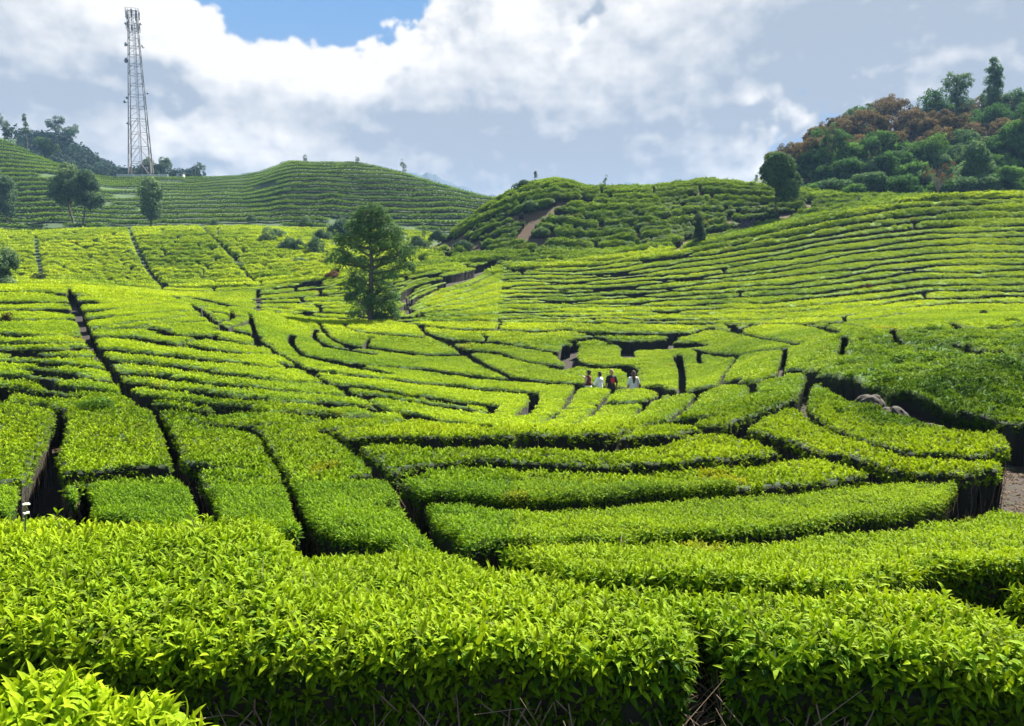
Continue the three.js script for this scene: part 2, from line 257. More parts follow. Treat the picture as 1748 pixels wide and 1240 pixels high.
// the bowl with the people's path
{ const g = Z(580, 520);
  g(.9, [880, 375, 1000, 388, 1150, 398, 1250, 406, 1350, 415, 1450, 420, 1520, 416, 1600, 424, 1660, 436, 1748, 432]);
  g(.32, [1195, 398, 1162, 440, 1130, 490, 1105, 528]);
  g(.32, [1375, 422, 1322, 462, 1290, 510, 1230, 562, 1150, 602], .25);
  g(.5, [1325, 495, 1450, 490, 1535, 476, 1615, 440]);
  g(.3, [1535, 478, 1505, 520, 1460, 560], .3);
  g(.22, [1085, 543, 1040, 572, 990, 592]);
  g(.35, [1748, 500, 1700, 530, 1640, 570]);
  g(.45, [110, 212, 200, 224, 300, 238, 450, 253, 592, 252]);
  g(.45, [-110, 268, 0, 287, 150, 302, 300, 317, 450, 328, 560, 347, 700, 364, 800, 374, 900, 378, 980, 386]);
  g(.45, [-220, 312, 0, 347, 200, 368, 400, 392, 500, 402, 600, 412, 750, 427, 900, 438, 955, 450, 972, 472]);
  g(.4, [972, 440, 970, 475, 930, 520, 900, 555], .6);
  g(.45, [20, 402, 120, 412, 200, 430, 400, 460, 600, 490, 700, 500, 750, 510]);
  g(.4, [770, 500, 760, 520, 735, 545]);
  g(.45, [100, 452, 200, 462, 330, 482, 500, 506, 600, 522, 645, 540]);
  g(.4, [-60, 485, 0, 500, 100, 512, 165, 530]);
  g(.35, [-80, 545, 0, 556, 110, 560]);
  g(.36, [-60, 395, 0, 410, 60, 438, 120, 470, 180, 500, 260, 530, 320, 545, 400, 560, 470, 582]);
  g(.5, [395, 105, 430, 140, 480, 170, 540, 192, 590, 222, 640, 252, 690, 285, 740, 312, 830, 352, 890, 368, 1000, 386], .7);
  g(.4, [265, 80, 400, 102, 550, 122, 700, 128, 775, 124, 802, 94]);
  g(.45, [-110, 90, -75, 130, -40, 170, 60, 205, 110, 214]);
  g(.45, [28, 112, 60, 125, 100, 136, 250, 152, 400, 162, 432, 152]);
  g(.4, [28, 112, 20, 100, 60, 90]);
  g(.4, [120, 212, 135, 190, 150, 165]);
  g(.5, [450, 150, 560, 180, 720, 188, 800, 194, 950, 218, 1050, 234, 1130, 244, 1155, 225, 1172, 190, 1262, 166]);
  g(.5, [590, 222, 620, 228, 800, 246, 850, 262, 950, 288, 1050, 303, 1110, 313, 1150, 290]);
  g(.3, [722, 150, 728, 185]);
  g(1.2, [1150, 205, 1130, 255, 1165, 290, 1220, 305, 1290, 310]);
  g(.5, [770, 128, 900, 134, 1040, 135, 1120, 128, 1250, 142, 1400, 146, 1600, 148, 1700, 142]);
  g(.5, [1170, 180, 1280, 166, 1330, 182, 1450, 192, 1640, 178, 1690, 158]);
  g(2.2, [1470, 212, 1560, 210, 1660, 205, 1748, 200]);
  g(.9, [1440, 205, 1430, 240, 1435, 262]);
  g(1, [1290, 312, 1360, 312, 1420, 308, 1450, 330]);
  g(.6, [1450, 330, 1460, 370, 1455, 410]);
  g(.4, [1690, 250, 1700, 330, 1702, 440]); }
// left field
{ const g = Z(0, 380);
  g(.34, [335, 308, 360, 380, 390, 450, 430, 550, 470, 620, 530, 700, 590, 780, 640, 840, 740, 900, 768, 924], .28);
  g(.42, [945, 402, 1000, 440, 1060, 490, 1150, 540, 1230, 552, 1310, 600, 1380, 650, 1470, 700, 1560, 760, 1640, 800, 1748, 852]);
  g(.25, [3, 806, 8, 845, 12, 885]);
  const rows = [
    [350, 362, 450, 350, 510, 348], [385, 410, 500, 402, 620, 392, 720, 378], [408, 442, 550, 432, 700, 416, 870, 400], [430, 478, 600, 466, 800, 448, 990, 436],
    [448, 526, 490, 520, 700, 492, 900, 470, 1045, 468], [500, 530, 650, 522, 800, 502, 930, 496, 1090, 490], [455, 568, 620, 572, 750, 590, 850, 602, 1000, 580, 1040, 570],
    [1030, 570, 1150, 592, 1250, 606, 1312, 606], [800, 540, 880, 562, 1010, 566], [850, 606, 940, 616, 1100, 642, 1250, 652, 1378, 655], [478, 630, 600, 640, 750, 656, 900, 670, 1100, 692, 1300, 712, 1485, 730],
    [535, 685, 700, 700, 850, 716, 1000, 736, 1200, 766, 1400, 790, 1620, 808], [590, 745, 750, 762, 900, 786, 1100, 810, 1300, 826, 1500, 846, 1730, 866], [650, 800, 800, 826, 1000, 850, 1200, 870, 1400, 890, 1600, 910, 1748, 922],
    [690, 858, 850, 884, 1000, 900], [1070, 942, 1150, 912, 1250, 936, 1400, 946, 1600, 962, 1748, 966], [770, 905, 830, 920, 950, 938, 1070, 946], [-240, 350, 150, 346, 250, 352, 340, 362], [-240, 402, 200, 400, 375, 396],
    [-240, 446, 200, 436, 385, 446], [-240, 492, 150, 486, 395, 482], [-240, 550, 150, 566, 250, 560, 410, 546], [-240, 602, 200, 602, 440, 596], [-240, 642, 200, 636, 460, 630], [150, 660, 300, 666, 480, 660], [-240, 690, 150, 696, 300, 706, 510, 722],
    [200, 736, 350, 762, 480, 786, 590, 790], [-240, 760, 150, 776, 300, 816, 450, 836, 620, 846], [-240, 815, 150, 842, 300, 866], [1000, 425, 1100, 415, 1155, 450, 1150, 475, 1085, 492], [1030, 455, 1090, 450, 1150, 460], [1150, 520, 1200, 505, 1250, 480, 1245, 460]];
  for (const r of rows) { const n = r.length; g(.36, [r[0] - 45, r[1] - (r[3] - r[1]) / (r[2] - r[0]) * 45, ...r, r[n - 2] + 38, r[n - 1] + (r[n - 1] - r[n - 3]) / (r[n - 2] - r[n - 4]) * 38]); }
  g(.8, [620, 528, 660, 526]); g(.6, [1090, 925, 1160, 915, 1230, 930], .3); }
gap(.5, [500, 572, 496, 582, 510, 600, 545, 613, 580, 622, 640, 634], .45);
gap(.5, [540, 562, 536, 575, 560, 590, 590, 597, 620, 603], .45);
plain = true;
gap(.25, [-70, 705, 0, 688, 60, 690, 100, 698, 140, 692, 220, 690, 262, 700, 300, 712, 345, 724, 405, 732], .3);
gap(.25, [405, 732, 470, 726, 540, 720, 580, 712, 640, 706]);
plain = false;
gapD(.6, [115, 58], [100, 78]); gapD(.6, [322, 50], [300, 78]); gapD(1.6, [-120, 77], [330, 79], [460, 68], [560, 64], [700, 62]);
// contour rows on the slopes, laid between two lines of the picture
function between(top, bottom) { const t = monotone(...top), b = monotone(...bottom); return (x, k) => lerp(b(x), t(x), k); }
const regions = [];
function rowField(name, x0, x1, n, top, bottom, w, o = {}) {
  const f = between(top, bottom), k0 = n * 7.31 + x0;
  const line = (i, x) => f(x, i / n) + (i > 0 && i < n ? (o.wave ?? 1.5) * fbm(x * .012 + k0, i * 3.7, 3) * 2 : 0);
  const step = o.step ?? 22;
  for (let i = o.open ? 1 : 0; i <= (o.open ? n - 1 : n); i++) {
    let run = [], skip = 0;
    const flush = () => { if (run.length >= 4) gap(w, run, w, o.dmin); run = []; };
    for (let x = x0; x <= x1 + .1; x += step) {
      if (i > 0 && i < n && skip <= 0 && rnd() < (o.merge ?? .03)) skip = 1 + (rnd() * 3 | 0);
      if (skip-- > 0) flush(); else run.push(x, line(i, x));
    }
    flush();
    if (i < n) for (let x = x0 + rr(0, 1) * (o.every ?? 260); x < x1; x += (o.every ?? 260) * rr(.5, 1.6)) gap(o.cw ?? w, [x, line(i, x), x + rr(-4, 4) * (o.lean ?? 1), (line(i, x) + line(i + 1, x)) / 2, x + rr(-6, 6) * (o.lean ?? 1), line(i + 1, x)], o.cw ?? w, o.dmin);
  }
  for (const e of o.ends ?? [x0, x1]) gap(w, [e, line(0, e), e, line(n / 2, e), e, line(n, e)], w, o.dmin);
  regions.push({ name, x0, x1, f });
}
rowField('slope_foot', 690, 862, 7, [[690, 735, 770, 800, 835, 868], [524, 500, 487, 477, 458, 445]], [[690, 870], [548, 548]], .42, { wave: 1.2, every: 4000, merge: 0, ends: [] });
rowField('slope', 862, 1824, 17, [[690, 780, 870, 1000, 1150, 1290, 1380, 1450, 1600, 1748, 1824], [522, 480, 446, 441, 420, 392, 374, 359, 341, 338, 337]], [[690, 900, 1100, 1300, 1440, 1600, 1748, 1824], [549, 550, 552, 554, 549, 531, 529, 529]], .42, { wave: 2.6, cw: .25, every: 4000, merge: 0, ends: [] });
rowField('knoll', 440, 868, 11, [[440, 560, 640, 760, 830, 868], [495, 478, 466, 452, 444, 441]], [[440, 520, 600, 680, 690, 735, 770, 800, 835, 868], [534, 540, 546, 534, 524, 500, 487, 477, 458, 445]], .5, { wave: 2.5, every: 110, merge: 0 });
plain = true;
gap(.25, [835, 446, 870, 458, 898, 468]);
plain = false;
rowField('terrace', -66, 560, 17, [[-66, 60, 220, 350, 560], [404, 398, 393, 390, 388]], [[-66, 0, 120, 250, 330, 440, 560], [480, 477, 480, 492, 498, 494, 482]], 1.15, { wave: .8, every: 150, merge: 0, cw: .35, ends: [] });
gap(.7, [60, 404, 63, 430, 70, 470]); gap(.75, [219, 388, 232, 420, 255, 462, 279, 490]); gap(.6, [345, 388, 372, 412, 398, 438, 420, 465, 436, 482]);
rowField('far_field', 560, 770, 9, [[560, 680, 770], [390, 392, 398]], [[560, 640, 770], [482, 466, 440]], 1.1, { wave: 1.5, every: 70, merge: 0, ends: [] });
plain = true;
rowField('hill', 762, 1550, 13, [[762, 800, 850, 900, 930, 970, 1010, 1110, 1200, 1300, 1420, 1550], [401, 368, 338, 316, 308, 308, 320, 320, 310, 320, 328, 333]], [[762, 830, 900, 1000, 1150, 1290, 1420, 1550], [440, 436, 434, 438, 418, 388, 364, 346]], .55, { wave: 3, every: 170, merge: 0, cw: .6, dmin: 98, ends: [] });
gap(.9, [1000, 336, 972, 339, 948, 346, 932, 356], 1.7, 100); gap(1.5, [926, 362, 910, 374, 897, 388, 894, 398], 2.1, 100); gap(1.6, [900, 402, 915, 408, 930, 410], 1, 100);
gap(2.5, [760, 408, 790, 412, 815, 420, 835, 428], 1.5, 98);
gap(1.2, [1150, 428, 1180, 408, 1215, 395, 1260, 384, 1290, 376, 1340, 368], 1.8, 92);
gap(1.5, [892, 440, 930, 438, 960, 436], 1.2);
gapD(1.2, [1440, 101], [1600, 103], [1840, 102]);
for (const [a, b] of [[-78, -320], [1830, 2060]]) { plain = true; gapD(.3, [a, 9.5], [a, 40], [a, 163]); for (let D = 9.5; D < 160; D *= D < 16 ? 1.3 : 1.09) gapD(D < 14 ? .4 : D < 50 ? .7 : 1, [a, D], [b, D]); plain = false; }
// ------------------------------------------------------------------ one bed for every stretch of ground that the paths enclose
for (let j = 0; j < GH; j++) { const D = Math.exp(GS0 + j * SS); for (let i = 0; i < GW; i++) { const o = j * GW + i; if (field[o] < .7) { const x = (GA0 + i * AS) * D; field[o] += (0.05 * noise2(x * 3.1, D * 3.1) + .025 * noise2(x * 7.3 + 9, D * 7.3)) * (field[o] < 0 ? .25 : D < 98 ? .6 : 1) - (D > 100 && x > -9 && x / D < .45 ? .12 * Math.max(0, noise2(x * .55, D * .4)) : 0); } } }
for (let j = 0; j < GH; j++) { const D = Math.exp(GS0 + j * SS); for (let i = 0; i < GW; i++) { const px = CX + (GA0 + i * AS) * FOC; if ((px > 1570 && D > 104) || (px > 745 && D > 133) || D > 163) field[j * GW + i] = -1; } }
const label = new Int32Array(GW * GH), comps = [];
{
  const stack = new Int32Array(GW * GH);
  for (let s = 0; s < GW * GH; s++) {
    if (label[s] || field[s] <= 0) continue;
    const id = comps.length + 1, c = { id, n: 0, area: 0, px: 0, i0: GW, i1: 0, j0: GH, j1: 0 };
    let top = 0; stack[top++] = s; label[s] = id;
    while (top) {
      const o = stack[--top], i = o % GW, j = (o / GW) | 0, D = Math.exp(GS0 + j * SS);
      c.n++; c.area += D * D * AS * SS; c.i0 = Math.min(c.i0, i); c.i1 = Math.max(c.i1, i); c.j0 = Math.min(c.j0, j); c.j1 = Math.max(c.j1, j);
      for (const [di, dj] of [[1, 0], [-1, 0], [0, 1], [0, -1]]) { const p = i + di, q = j + dj; if (p < 0 || q < 0 || p >= GW || q >= GH) continue; const r = q * GW + p; if (!label[r] && field[r] > 0) { label[r] = id; stack[top++] = r; } }
    }
    comps.push(c);
  }
}

// ------------------------------------------------------------------ materials and leaf shapes
const leafMat = (name, tr, rough) => { const m = new THREE.MeshPhysicalMaterial({ color: 0xffffff, vertexColors: true, roughness: rough, transmission: tr, thickness: 0, side: THREE.DoubleSide, specularIntensity: .08 }); m.name = name; return m; };
const M = {
  leaf: leafMat('tea leaf', 0.5, 0.62), crown: leafMat('tree leaf', 0.45, 0.8),
  core: new THREE.MeshStandardMaterial({ vertexColors: true, roughness: 1, side: THREE.DoubleSide }),
  twig: new THREE.MeshStandardMaterial({ color: rgb(.2, .14, .09), roughness: .9 }),
  bark: new THREE.MeshStandardMaterial({ color: rgb(.09, .07, .055), roughness: .95 }),
  paleBark: new THREE.MeshStandardMaterial({ color: rgb(.2, .17, .14), roughness: .95 }),
};
class Tris {                                                        // triangles with a colour per corner
  constructor() { this.p = []; this.c = []; this.n = 0; }
  v(p, c) { this.p.push(p.x, p.y, p.z); this.c.push(c[0], c[1], c[2]); }
  tri(a, b, c, ca, cb = ca, cc = ca) { this.v(a, ca); this.v(b, cb); this.v(c, cc); this.n++; }
  geo() { const g = new THREE.BufferGeometry(); g.setAttribute('position', new THREE.Float32BufferAttribute(this.p, 3)); g.setAttribute('color', new THREE.Float32BufferAttribute(this.c, 3)); g.computeVertexNormals(); return g; }
}
const V3 = (x, y, z) => new THREE.Vector3(x, y, z), UPV = V3(0, 1, 0);
// a pointed leaf from base in direction az, rising at pitch and drooping along its length
function leaf(T, base, az, pitch, L, W, segs, droop, c0, c1, fold = .25) {
  const side = V3(-Math.sin(az), 0, Math.cos(az)); let p = base.clone(), a = pitch, prev = null;
  for (let k = 0; k <= segs; k++) {
    const t = k / segs, w = W * Math.sin(Math.PI * Math.pow(t * .96 + .04, .8)) * .5;
    const dir = V3(Math.cos(az) * Math.cos(a), Math.sin(a), Math.sin(az) * Math.cos(a)), up = V3(-Math.cos(az) * Math.sin(a), Math.cos(a), -Math.sin(az) * Math.sin(a));
    const l = p.clone().addScaledVector(side, w).addScaledVector(up, w * fold), r = p.clone().addScaledVector(side, -w).addScaledVector(up, w * fold), m = p.clone();
    const c = [0, 1, 2].map((q) => lerp(c0[q], c1[q], t));
    if (prev) {
      if (k === segs) { T.tri(prev.l, prev.m, m, prev.c, prev.c, c); T.tri(prev.m, prev.r, m, prev.c, prev.c, c); }
      else { T.tri(prev.l, prev.m, l, prev.c, prev.c, c); T.tri(prev.m, m, l, prev.c, c, c); T.tri(prev.m, prev.r, m, prev.c, prev.c, c); T.tri(prev.r, r, m, prev.c, c, c); }
    }
    prev = { l, r, m, c }; p = p.clone().addScaledVector(dir, L / segs); a -= droop / segs;
  }
}
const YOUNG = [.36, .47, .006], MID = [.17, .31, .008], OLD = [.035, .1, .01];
const mixc = (a, b, t) => [0, 1, 2].map((q) => lerp(a[q], b[q], t));
function shootGeo(n, segs, size) {
  const T = new Tris(); let az = rr(0, 6.28);
  for (let i = 0; i < n; i++) {
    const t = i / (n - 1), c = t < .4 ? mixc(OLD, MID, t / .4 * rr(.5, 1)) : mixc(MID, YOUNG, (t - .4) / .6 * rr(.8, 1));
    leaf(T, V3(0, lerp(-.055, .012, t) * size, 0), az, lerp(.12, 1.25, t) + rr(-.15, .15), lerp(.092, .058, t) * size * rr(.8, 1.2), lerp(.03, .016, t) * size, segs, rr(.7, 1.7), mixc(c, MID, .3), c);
    az += 2.4 + rr(-.3, .3);
  }
  return T.geo();
}
function clumpGeo(n, R, L, W, y0, y1, young, segs = 1) {
  const T = new Tris();
  for (let i = 0; i < n; i++) {
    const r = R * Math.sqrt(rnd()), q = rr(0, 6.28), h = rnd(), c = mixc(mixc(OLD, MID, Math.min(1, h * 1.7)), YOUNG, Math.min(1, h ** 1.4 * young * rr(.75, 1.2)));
    const s = rr(.75, 1.25), az = rr(0, 6.28), pitch = (segs > 1 ? lerp(.05, 1.05, h) : lerp(0, .6, h)) + rr(-.35, .35);
    if (segs > 1) leaf(T, V3(r * Math.cos(q), lerp(y0, y1, h) - (r / R) ** 2 * .02, r * Math.sin(q)), az, pitch, L * s, W * s, segs, .7, c, c);
    else {
      const b = V3(r * Math.cos(q), lerp(y0, y1, h), r * Math.sin(q)), d = V3(Math.cos(az) * Math.cos(pitch), Math.sin(pitch), Math.sin(az) * Math.cos(pitch)), sd = V3(-Math.sin(az), rr(-.3, .3), Math.cos(az)).multiplyScalar(W * s / 2);
      const m = b.clone().addScaledVector(d, L * s * .5).addScaledVector(UPV, L * .07), e = b.clone().addScaledVector(d, L * s);
      T.tri(b, m.clone().add(sd), e, c); T.tri(b, e, m.clone().sub(sd), c);
    }
  }
  return T.geo();
}
const LOD = [
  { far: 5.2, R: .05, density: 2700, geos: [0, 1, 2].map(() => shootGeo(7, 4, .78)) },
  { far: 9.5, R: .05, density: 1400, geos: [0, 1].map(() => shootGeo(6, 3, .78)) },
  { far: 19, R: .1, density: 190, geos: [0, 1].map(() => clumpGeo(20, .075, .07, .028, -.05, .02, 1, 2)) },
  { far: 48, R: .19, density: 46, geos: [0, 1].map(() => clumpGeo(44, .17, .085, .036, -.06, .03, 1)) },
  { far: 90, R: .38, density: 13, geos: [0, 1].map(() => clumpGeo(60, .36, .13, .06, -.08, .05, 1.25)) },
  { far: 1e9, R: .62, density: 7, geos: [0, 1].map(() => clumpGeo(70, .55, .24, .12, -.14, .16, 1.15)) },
];
const lodOf = (D) => { let k = 0; while (D > LOD[k].far) k++; return k; };

// ------------------------------------------------------------------ the ground, one sheet out to the horizon
function groundAt(x, z) {                                            // also behind and beside the camera
  const r = Math.hypot(x, z), phi = Math.atan2(x, -z), side = clamp(phi, -.72, .72);
  let D, a;
  if (Math.abs(phi) < .72) { D = -z; a = x / D; } else { D = r * Math.cos(.72); a = Math.tan(side); }
  const bankX = x / Math.max(D, 1), back = sstep(1.0, 2.0, Math.abs(phi)), s = Math.log(Math.max(D, 1));
  let y = EYE + Math.max(D, .6) * elev(a, s) - hedgeH(D) * (1 - sstep(110, 175, D));
  if (bankX > .43 && bankX < .8 && D > 15.5 && D < 23) y += .5 * sstep(.43, .47, bankX) * sstep(15.6, 17.4, D) * (1 - sstep(21, 23, D));   // the cut earth bank with the boulders
  y = lerp(y, -.4 - .004 * Math.min(r, 400), back);
  if (r > 380) y = lerp(y, -6, sstep(380, 900, r));
  return y;
}
{
  const phis = []; for (let p = -Math.PI; p < Math.PI - 1e-6;) { phis.push(p); p += Math.abs(p) < .68 ? .0062 : .09; } phis.push(Math.PI);
  const rs = []; for (let r = .5; r < 2600; r *= r < 30 ? 1.022 : r < 420 ? 1.016 : 1.3) rs.push(r);
  const nP = phis.length, pos = [V3(0, groundAt(0, -.4), 0)].flatMap((v) => [v.x, v.y, v.z]), uv = [0, 0], colr = [.05, .035, .022], idx = [];
  for (const r of rs) for (const p of phis) {
    const x = Math.sin(p) * r, z = -Math.cos(p) * r, n = fbm(x * .35, z * .35, 4), D = -z, px = CX + x / Math.max(D, 1) * FOC;
    pos.push(x, groundAt(x, z) + (r < 60 ? .035 * noise2(x * 2.6, z * 2.6) : 0), z); uv.push(x / 1.7, z / 1.7);
    let c = mixc([.015, .011, .008], [.032, .022, .015], clamp(.5 + n, 0, 1)).map((v, i) => v * lerp(1, [.62, .5, .42][i], sstep(18, 28, r)));
    const brown = D > 98 && D < 140 && px > 740 && px < 1420 ? 1 : 0;
    if (brown) c = mixc([.055, .034, .018], [.125, .074, .036], clamp(.5 + n, 0, 1));
    c = mixc(c, mixc([.022, .055, .012], [.04, .085, .018], clamp(.5 + n * 1.3, 0, 1)), sstep(105, 150, r) * (brown ? .25 : 1) + (r > 60 && !brown ? .3 * clamp(n * 2, 0, 1) : 0));
    colr.push(...c);
  }
  for (let i = 0; i < nP - 1; i++) idx.push(0, 1 + i + 1, 1 + i);
  for (let j = 0; j + 1 < rs.length; j++) for (let i = 0; i + 1 < nP; i++) { const o = 1 + j * nP + i; idx.push(o, o + 1, o + nP, o + 1, o + nP + 1, o + nP); }
  const g = new THREE.BufferGeometry(); g.setAttribute('position', new THREE.Float32BufferAttribute(pos, 3)); g.setAttribute('uv', new THREE.Float32BufferAttribute(uv, 2)); g.setAttribute('color', new THREE.Float32BufferAttribute(colr, 3)); g.setIndex(idx); g.computeVertexNormals();
  const n = 512, d = new Uint8Array(n * n * 4), per = (x, y, s) => { const u = x / n * s, v = y / n * s, iu = Math.floor(u), iv = Math.floor(v), fu = u - iu, fv = v - iv; const h = (a, b) => hash(((a % s) + s) % s + s * 91, ((b % s) + s) % s); return lerp(lerp(h(iu, iv), h(iu + 1, iv), fu), lerp(h(iu, iv + 1), h(iu + 1, iv + 1), fu), fv); };
  for (let y = 0; y < n; y++) for (let x = 0; x < n; x++) { const v = .3 * per(x, y, 8) + .3 * per(x, y, 32) + .4 * per(x, y, 128), o = (y * n + x) * 4; d[o] = 255 * (.5 + .5 * v); d[o + 1] = 255 * (.48 + .5 * v); d[o + 2] = 255 * (.45 + .5 * v); d[o + 3] = 255; }
  const t = new THREE.DataTexture(d, n, n); t.wrapS = t.wrapT = THREE.RepeatWrapping; t.magFilter = THREE.LinearFilter; t.needsUpdate = true;
  const gm = new THREE.MeshStandardMaterial({ vertexColors: true, map: t, bumpMap: t, bumpScale: .05, roughness: 1 });
  structure('ground', g, gm);
}

// ------------------------------------------------------------------ tea beds: clipped bushes, leaf by leaf
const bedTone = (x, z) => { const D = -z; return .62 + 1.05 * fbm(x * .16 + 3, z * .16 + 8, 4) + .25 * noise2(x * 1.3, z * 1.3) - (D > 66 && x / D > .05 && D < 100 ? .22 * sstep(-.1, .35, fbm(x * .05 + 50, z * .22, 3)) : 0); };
function tint(x, z, hill) {                                           // the flush of the tea: fresh yellow green to dark leaf, in drifts
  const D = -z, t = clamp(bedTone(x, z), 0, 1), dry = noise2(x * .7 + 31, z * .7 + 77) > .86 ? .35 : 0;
  let r = lerp(.55, 1.12, t), g = lerp(.66, 1.06, t), b = lerp(.9, 1.0, t);
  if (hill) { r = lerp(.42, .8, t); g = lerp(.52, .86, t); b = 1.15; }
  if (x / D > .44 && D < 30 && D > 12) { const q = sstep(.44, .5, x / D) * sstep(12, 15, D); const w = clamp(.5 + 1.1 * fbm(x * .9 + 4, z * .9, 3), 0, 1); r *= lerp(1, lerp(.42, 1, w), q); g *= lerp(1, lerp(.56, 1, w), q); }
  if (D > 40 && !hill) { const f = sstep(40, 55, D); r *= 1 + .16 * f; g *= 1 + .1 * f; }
  const nearLeft = 1 - sstep(9, 14, D) * 1; if (D > 4.8 && x < 0) { r *= lerp(1, .74, nearLeft); g *= lerp(1, .86, nearLeft); }  // nearer beds left of centre take a deeper green
  return [r + dry * .3, g - dry * .25, b];
}
const areaOf = (c) => c.area, visibleSize = (c) => c.n / Math.pow((c.j0 + c.j1) / 2 * SS + GS0, 2);
let leafCount = 0;
function bed(list, name) {                                           // list: the stretches that make one thing
  const T = { pos: [], col: [], idx: [], d: [] }, spots = LOD.map(() => []), stems = [];
  let cx = 0, cz = 0, cn = 0, mw = 0;
  const vertex = (x, y, z, c, d = 0) => { T.pos.push(x, y, z); T.col.push(...c); T.d.push(d); return T.pos.length / 3 - 1; };
  const scatter = (a, b, c, k, wall) => {
    const ax = T.pos[a * 3], ay = T.pos[a * 3 + 1], az = T.pos[a * 3 + 2], ux = T.pos[b * 3] - ax, uy = T.pos[b * 3 + 1] - ay, uz = T.pos[b * 3 + 2] - az, vx = T.pos[c * 3] - ax, vy = T.pos[c * 3 + 1] - ay, vz = T.pos[c * 3 + 2] - az;
    let nx = uy * vz - uz * vy, ny = uz * vx - ux * vz, nz = ux * vy - uy * vx; const l = Math.hypot(nx, ny, nz); if (l < 1e-9) return; nx /= l; ny /= l; nz /= l;
    if (!wall && ny < 0) { nx = -nx; ny = -ny; nz = -nz; }
    let m = l / 2 * LOD[k].density * (wall ? .8 : 1); m = Math.floor(m) + (rnd() < m % 1 ? 1 : 0);
    for (let q = 0; q < m; q++) {
      let s = rnd(), t = rnd(); if (s + t > 1) { s = 1 - s; t = 1 - t; }
      const y = ay + uy * s + vy * t, x = ax + ux * s + vx * t, z = az + uz * s + vz * t;
      let dark = 0;
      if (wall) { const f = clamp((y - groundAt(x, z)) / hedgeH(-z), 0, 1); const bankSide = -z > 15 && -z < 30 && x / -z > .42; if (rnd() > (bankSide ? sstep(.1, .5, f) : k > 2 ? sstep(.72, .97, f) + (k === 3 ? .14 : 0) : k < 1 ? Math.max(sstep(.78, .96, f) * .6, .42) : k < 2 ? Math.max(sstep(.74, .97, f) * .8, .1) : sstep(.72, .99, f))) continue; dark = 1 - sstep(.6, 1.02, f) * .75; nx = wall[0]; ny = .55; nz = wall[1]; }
      const d = T.d[a] * (1 - s - t) + T.d[b] * s + T.d[c] * t, size = wall ? (k > 2 ? .35 : .8) : clamp(.34 + d / (LOD[k].R * 1.4), .34, 1);
      spots[k].push([x, y, z, nx, ny, nz, dark, size]);
    }
  };
  for (const c of list) {
    const st = 2, I0 = Math.max(0, c.i0 - 3), I1 = Math.min(GW - 1, c.i1 + 3), J0 = Math.max(0, c.j0 - 4), J1 = Math.min(GH - 1, c.j1 + 4);
    const ni = Math.floor((I1 - I0) / st) + 1, nj = Math.floor((J1 - J0) / st) + 1;
    if (ni < 2 || nj < 2) continue;
    const f = new Float32Array(ni * nj), vid = new Map();
    for (let j = 0; j < nj; j++) for (let i = 0; i < ni; i++) { const I = I0 + i * st, J = J0 + j * st, o = J * GW + I, l = label[o]; let v = l === c.id ? Math.max(field[o], .002) : l === 0 ? Math.min(field[o], -.002) : -Math.abs(field[o]) - .1; if (I < 2 || I > GW - 3 || J < 2 || J > GH - 3) v = -.01; f[j * ni + i] = v; }
    const xy = (i, j) => { const D = Math.exp(GS0 + (J0 + j * st) * SS); return [(GA0 + (I0 + i * st) * AS) * D, -D]; };
    const hillBed = (c.j0 + c.j1) / 2 * SS + GS0 > Math.log(99) && (c.i0 + c.i1) / 2 * AS + GA0 > -.1;
    const put = (x, z, d) => {
      const D = -z, H = hedgeH(D), R = D < 16 ? .06 : D < 98 ? .16 : .42, e = clamp(d / R, 0, 1), cut = (1 - Math.sqrt(Math.max(0, 1 - (1 - e) * (1 - e)))) * (D < 16 ? .05 : D < 98 ? .1 : .4);
      cx += x; cz += z; cn++; 
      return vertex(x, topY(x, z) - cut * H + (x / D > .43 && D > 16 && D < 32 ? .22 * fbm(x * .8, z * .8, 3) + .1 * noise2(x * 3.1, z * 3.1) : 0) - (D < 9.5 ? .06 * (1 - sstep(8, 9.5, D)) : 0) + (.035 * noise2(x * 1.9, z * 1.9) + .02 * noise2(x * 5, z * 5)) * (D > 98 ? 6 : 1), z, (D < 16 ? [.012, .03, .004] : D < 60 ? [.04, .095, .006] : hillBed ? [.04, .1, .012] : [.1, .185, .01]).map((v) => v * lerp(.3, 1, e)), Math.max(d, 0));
    };
    const corner = (i, j) => { const k = j * ni + i; if (!vid.has(k)) { const [x, z] = xy(i, j); vid.set(k, put(x, z, f[k])); } return vid.get(k); };
    const cross = (i, j, p, q) => { const k1 = j * ni + i, k2 = q * ni + p, k = 1e7 + Math.min(k1, k2) * 4 + (Math.abs(k1 - k2) === 1 ? 0 : 1); if (!vid.has(k)) { const t = clamp(f[k1] / (f[k1] - f[k2]), .02, .98), [x0, z0] = xy(i, j), [x1, z1] = xy(p, q); vid.set(k, put(lerp(x0, x1, t), lerp(z0, z1, t), 0)); } return vid.get(k); };
    for (let j = 0; j + 1 < nj; j++) for (let i = 0; i + 1 < ni; i++) {
      const q = [[i, j], [i + 1, j], [i + 1, j + 1], [i, j + 1]], s = q.map(([a, b]) => f[b * ni + a] > 0), k = s.filter(Boolean).length; if (!k) continue;
      const poly = [], rim = [];
      for (let e = 0; e < 4; e++) { const A = q[e], B = q[(e + 1) % 4]; if (s[e]) poly.push(corner(...A)); if (s[e] !== s[(e + 1) % 4]) { const w = s[e] ? cross(...A, ...B) : cross(...B, ...A); poly.push(w); rim.push(w); } }
      const D = Math.exp(GS0 + (J0 + (j + .5) * st) * SS), lod = lodOf(D);
      for (let e = 1; e + 1 < poly.length; e++) { T.idx.push(poly[0], poly[e], poly[e + 1]); scatter(poly[0], poly[e], poly[e + 1], lod); }
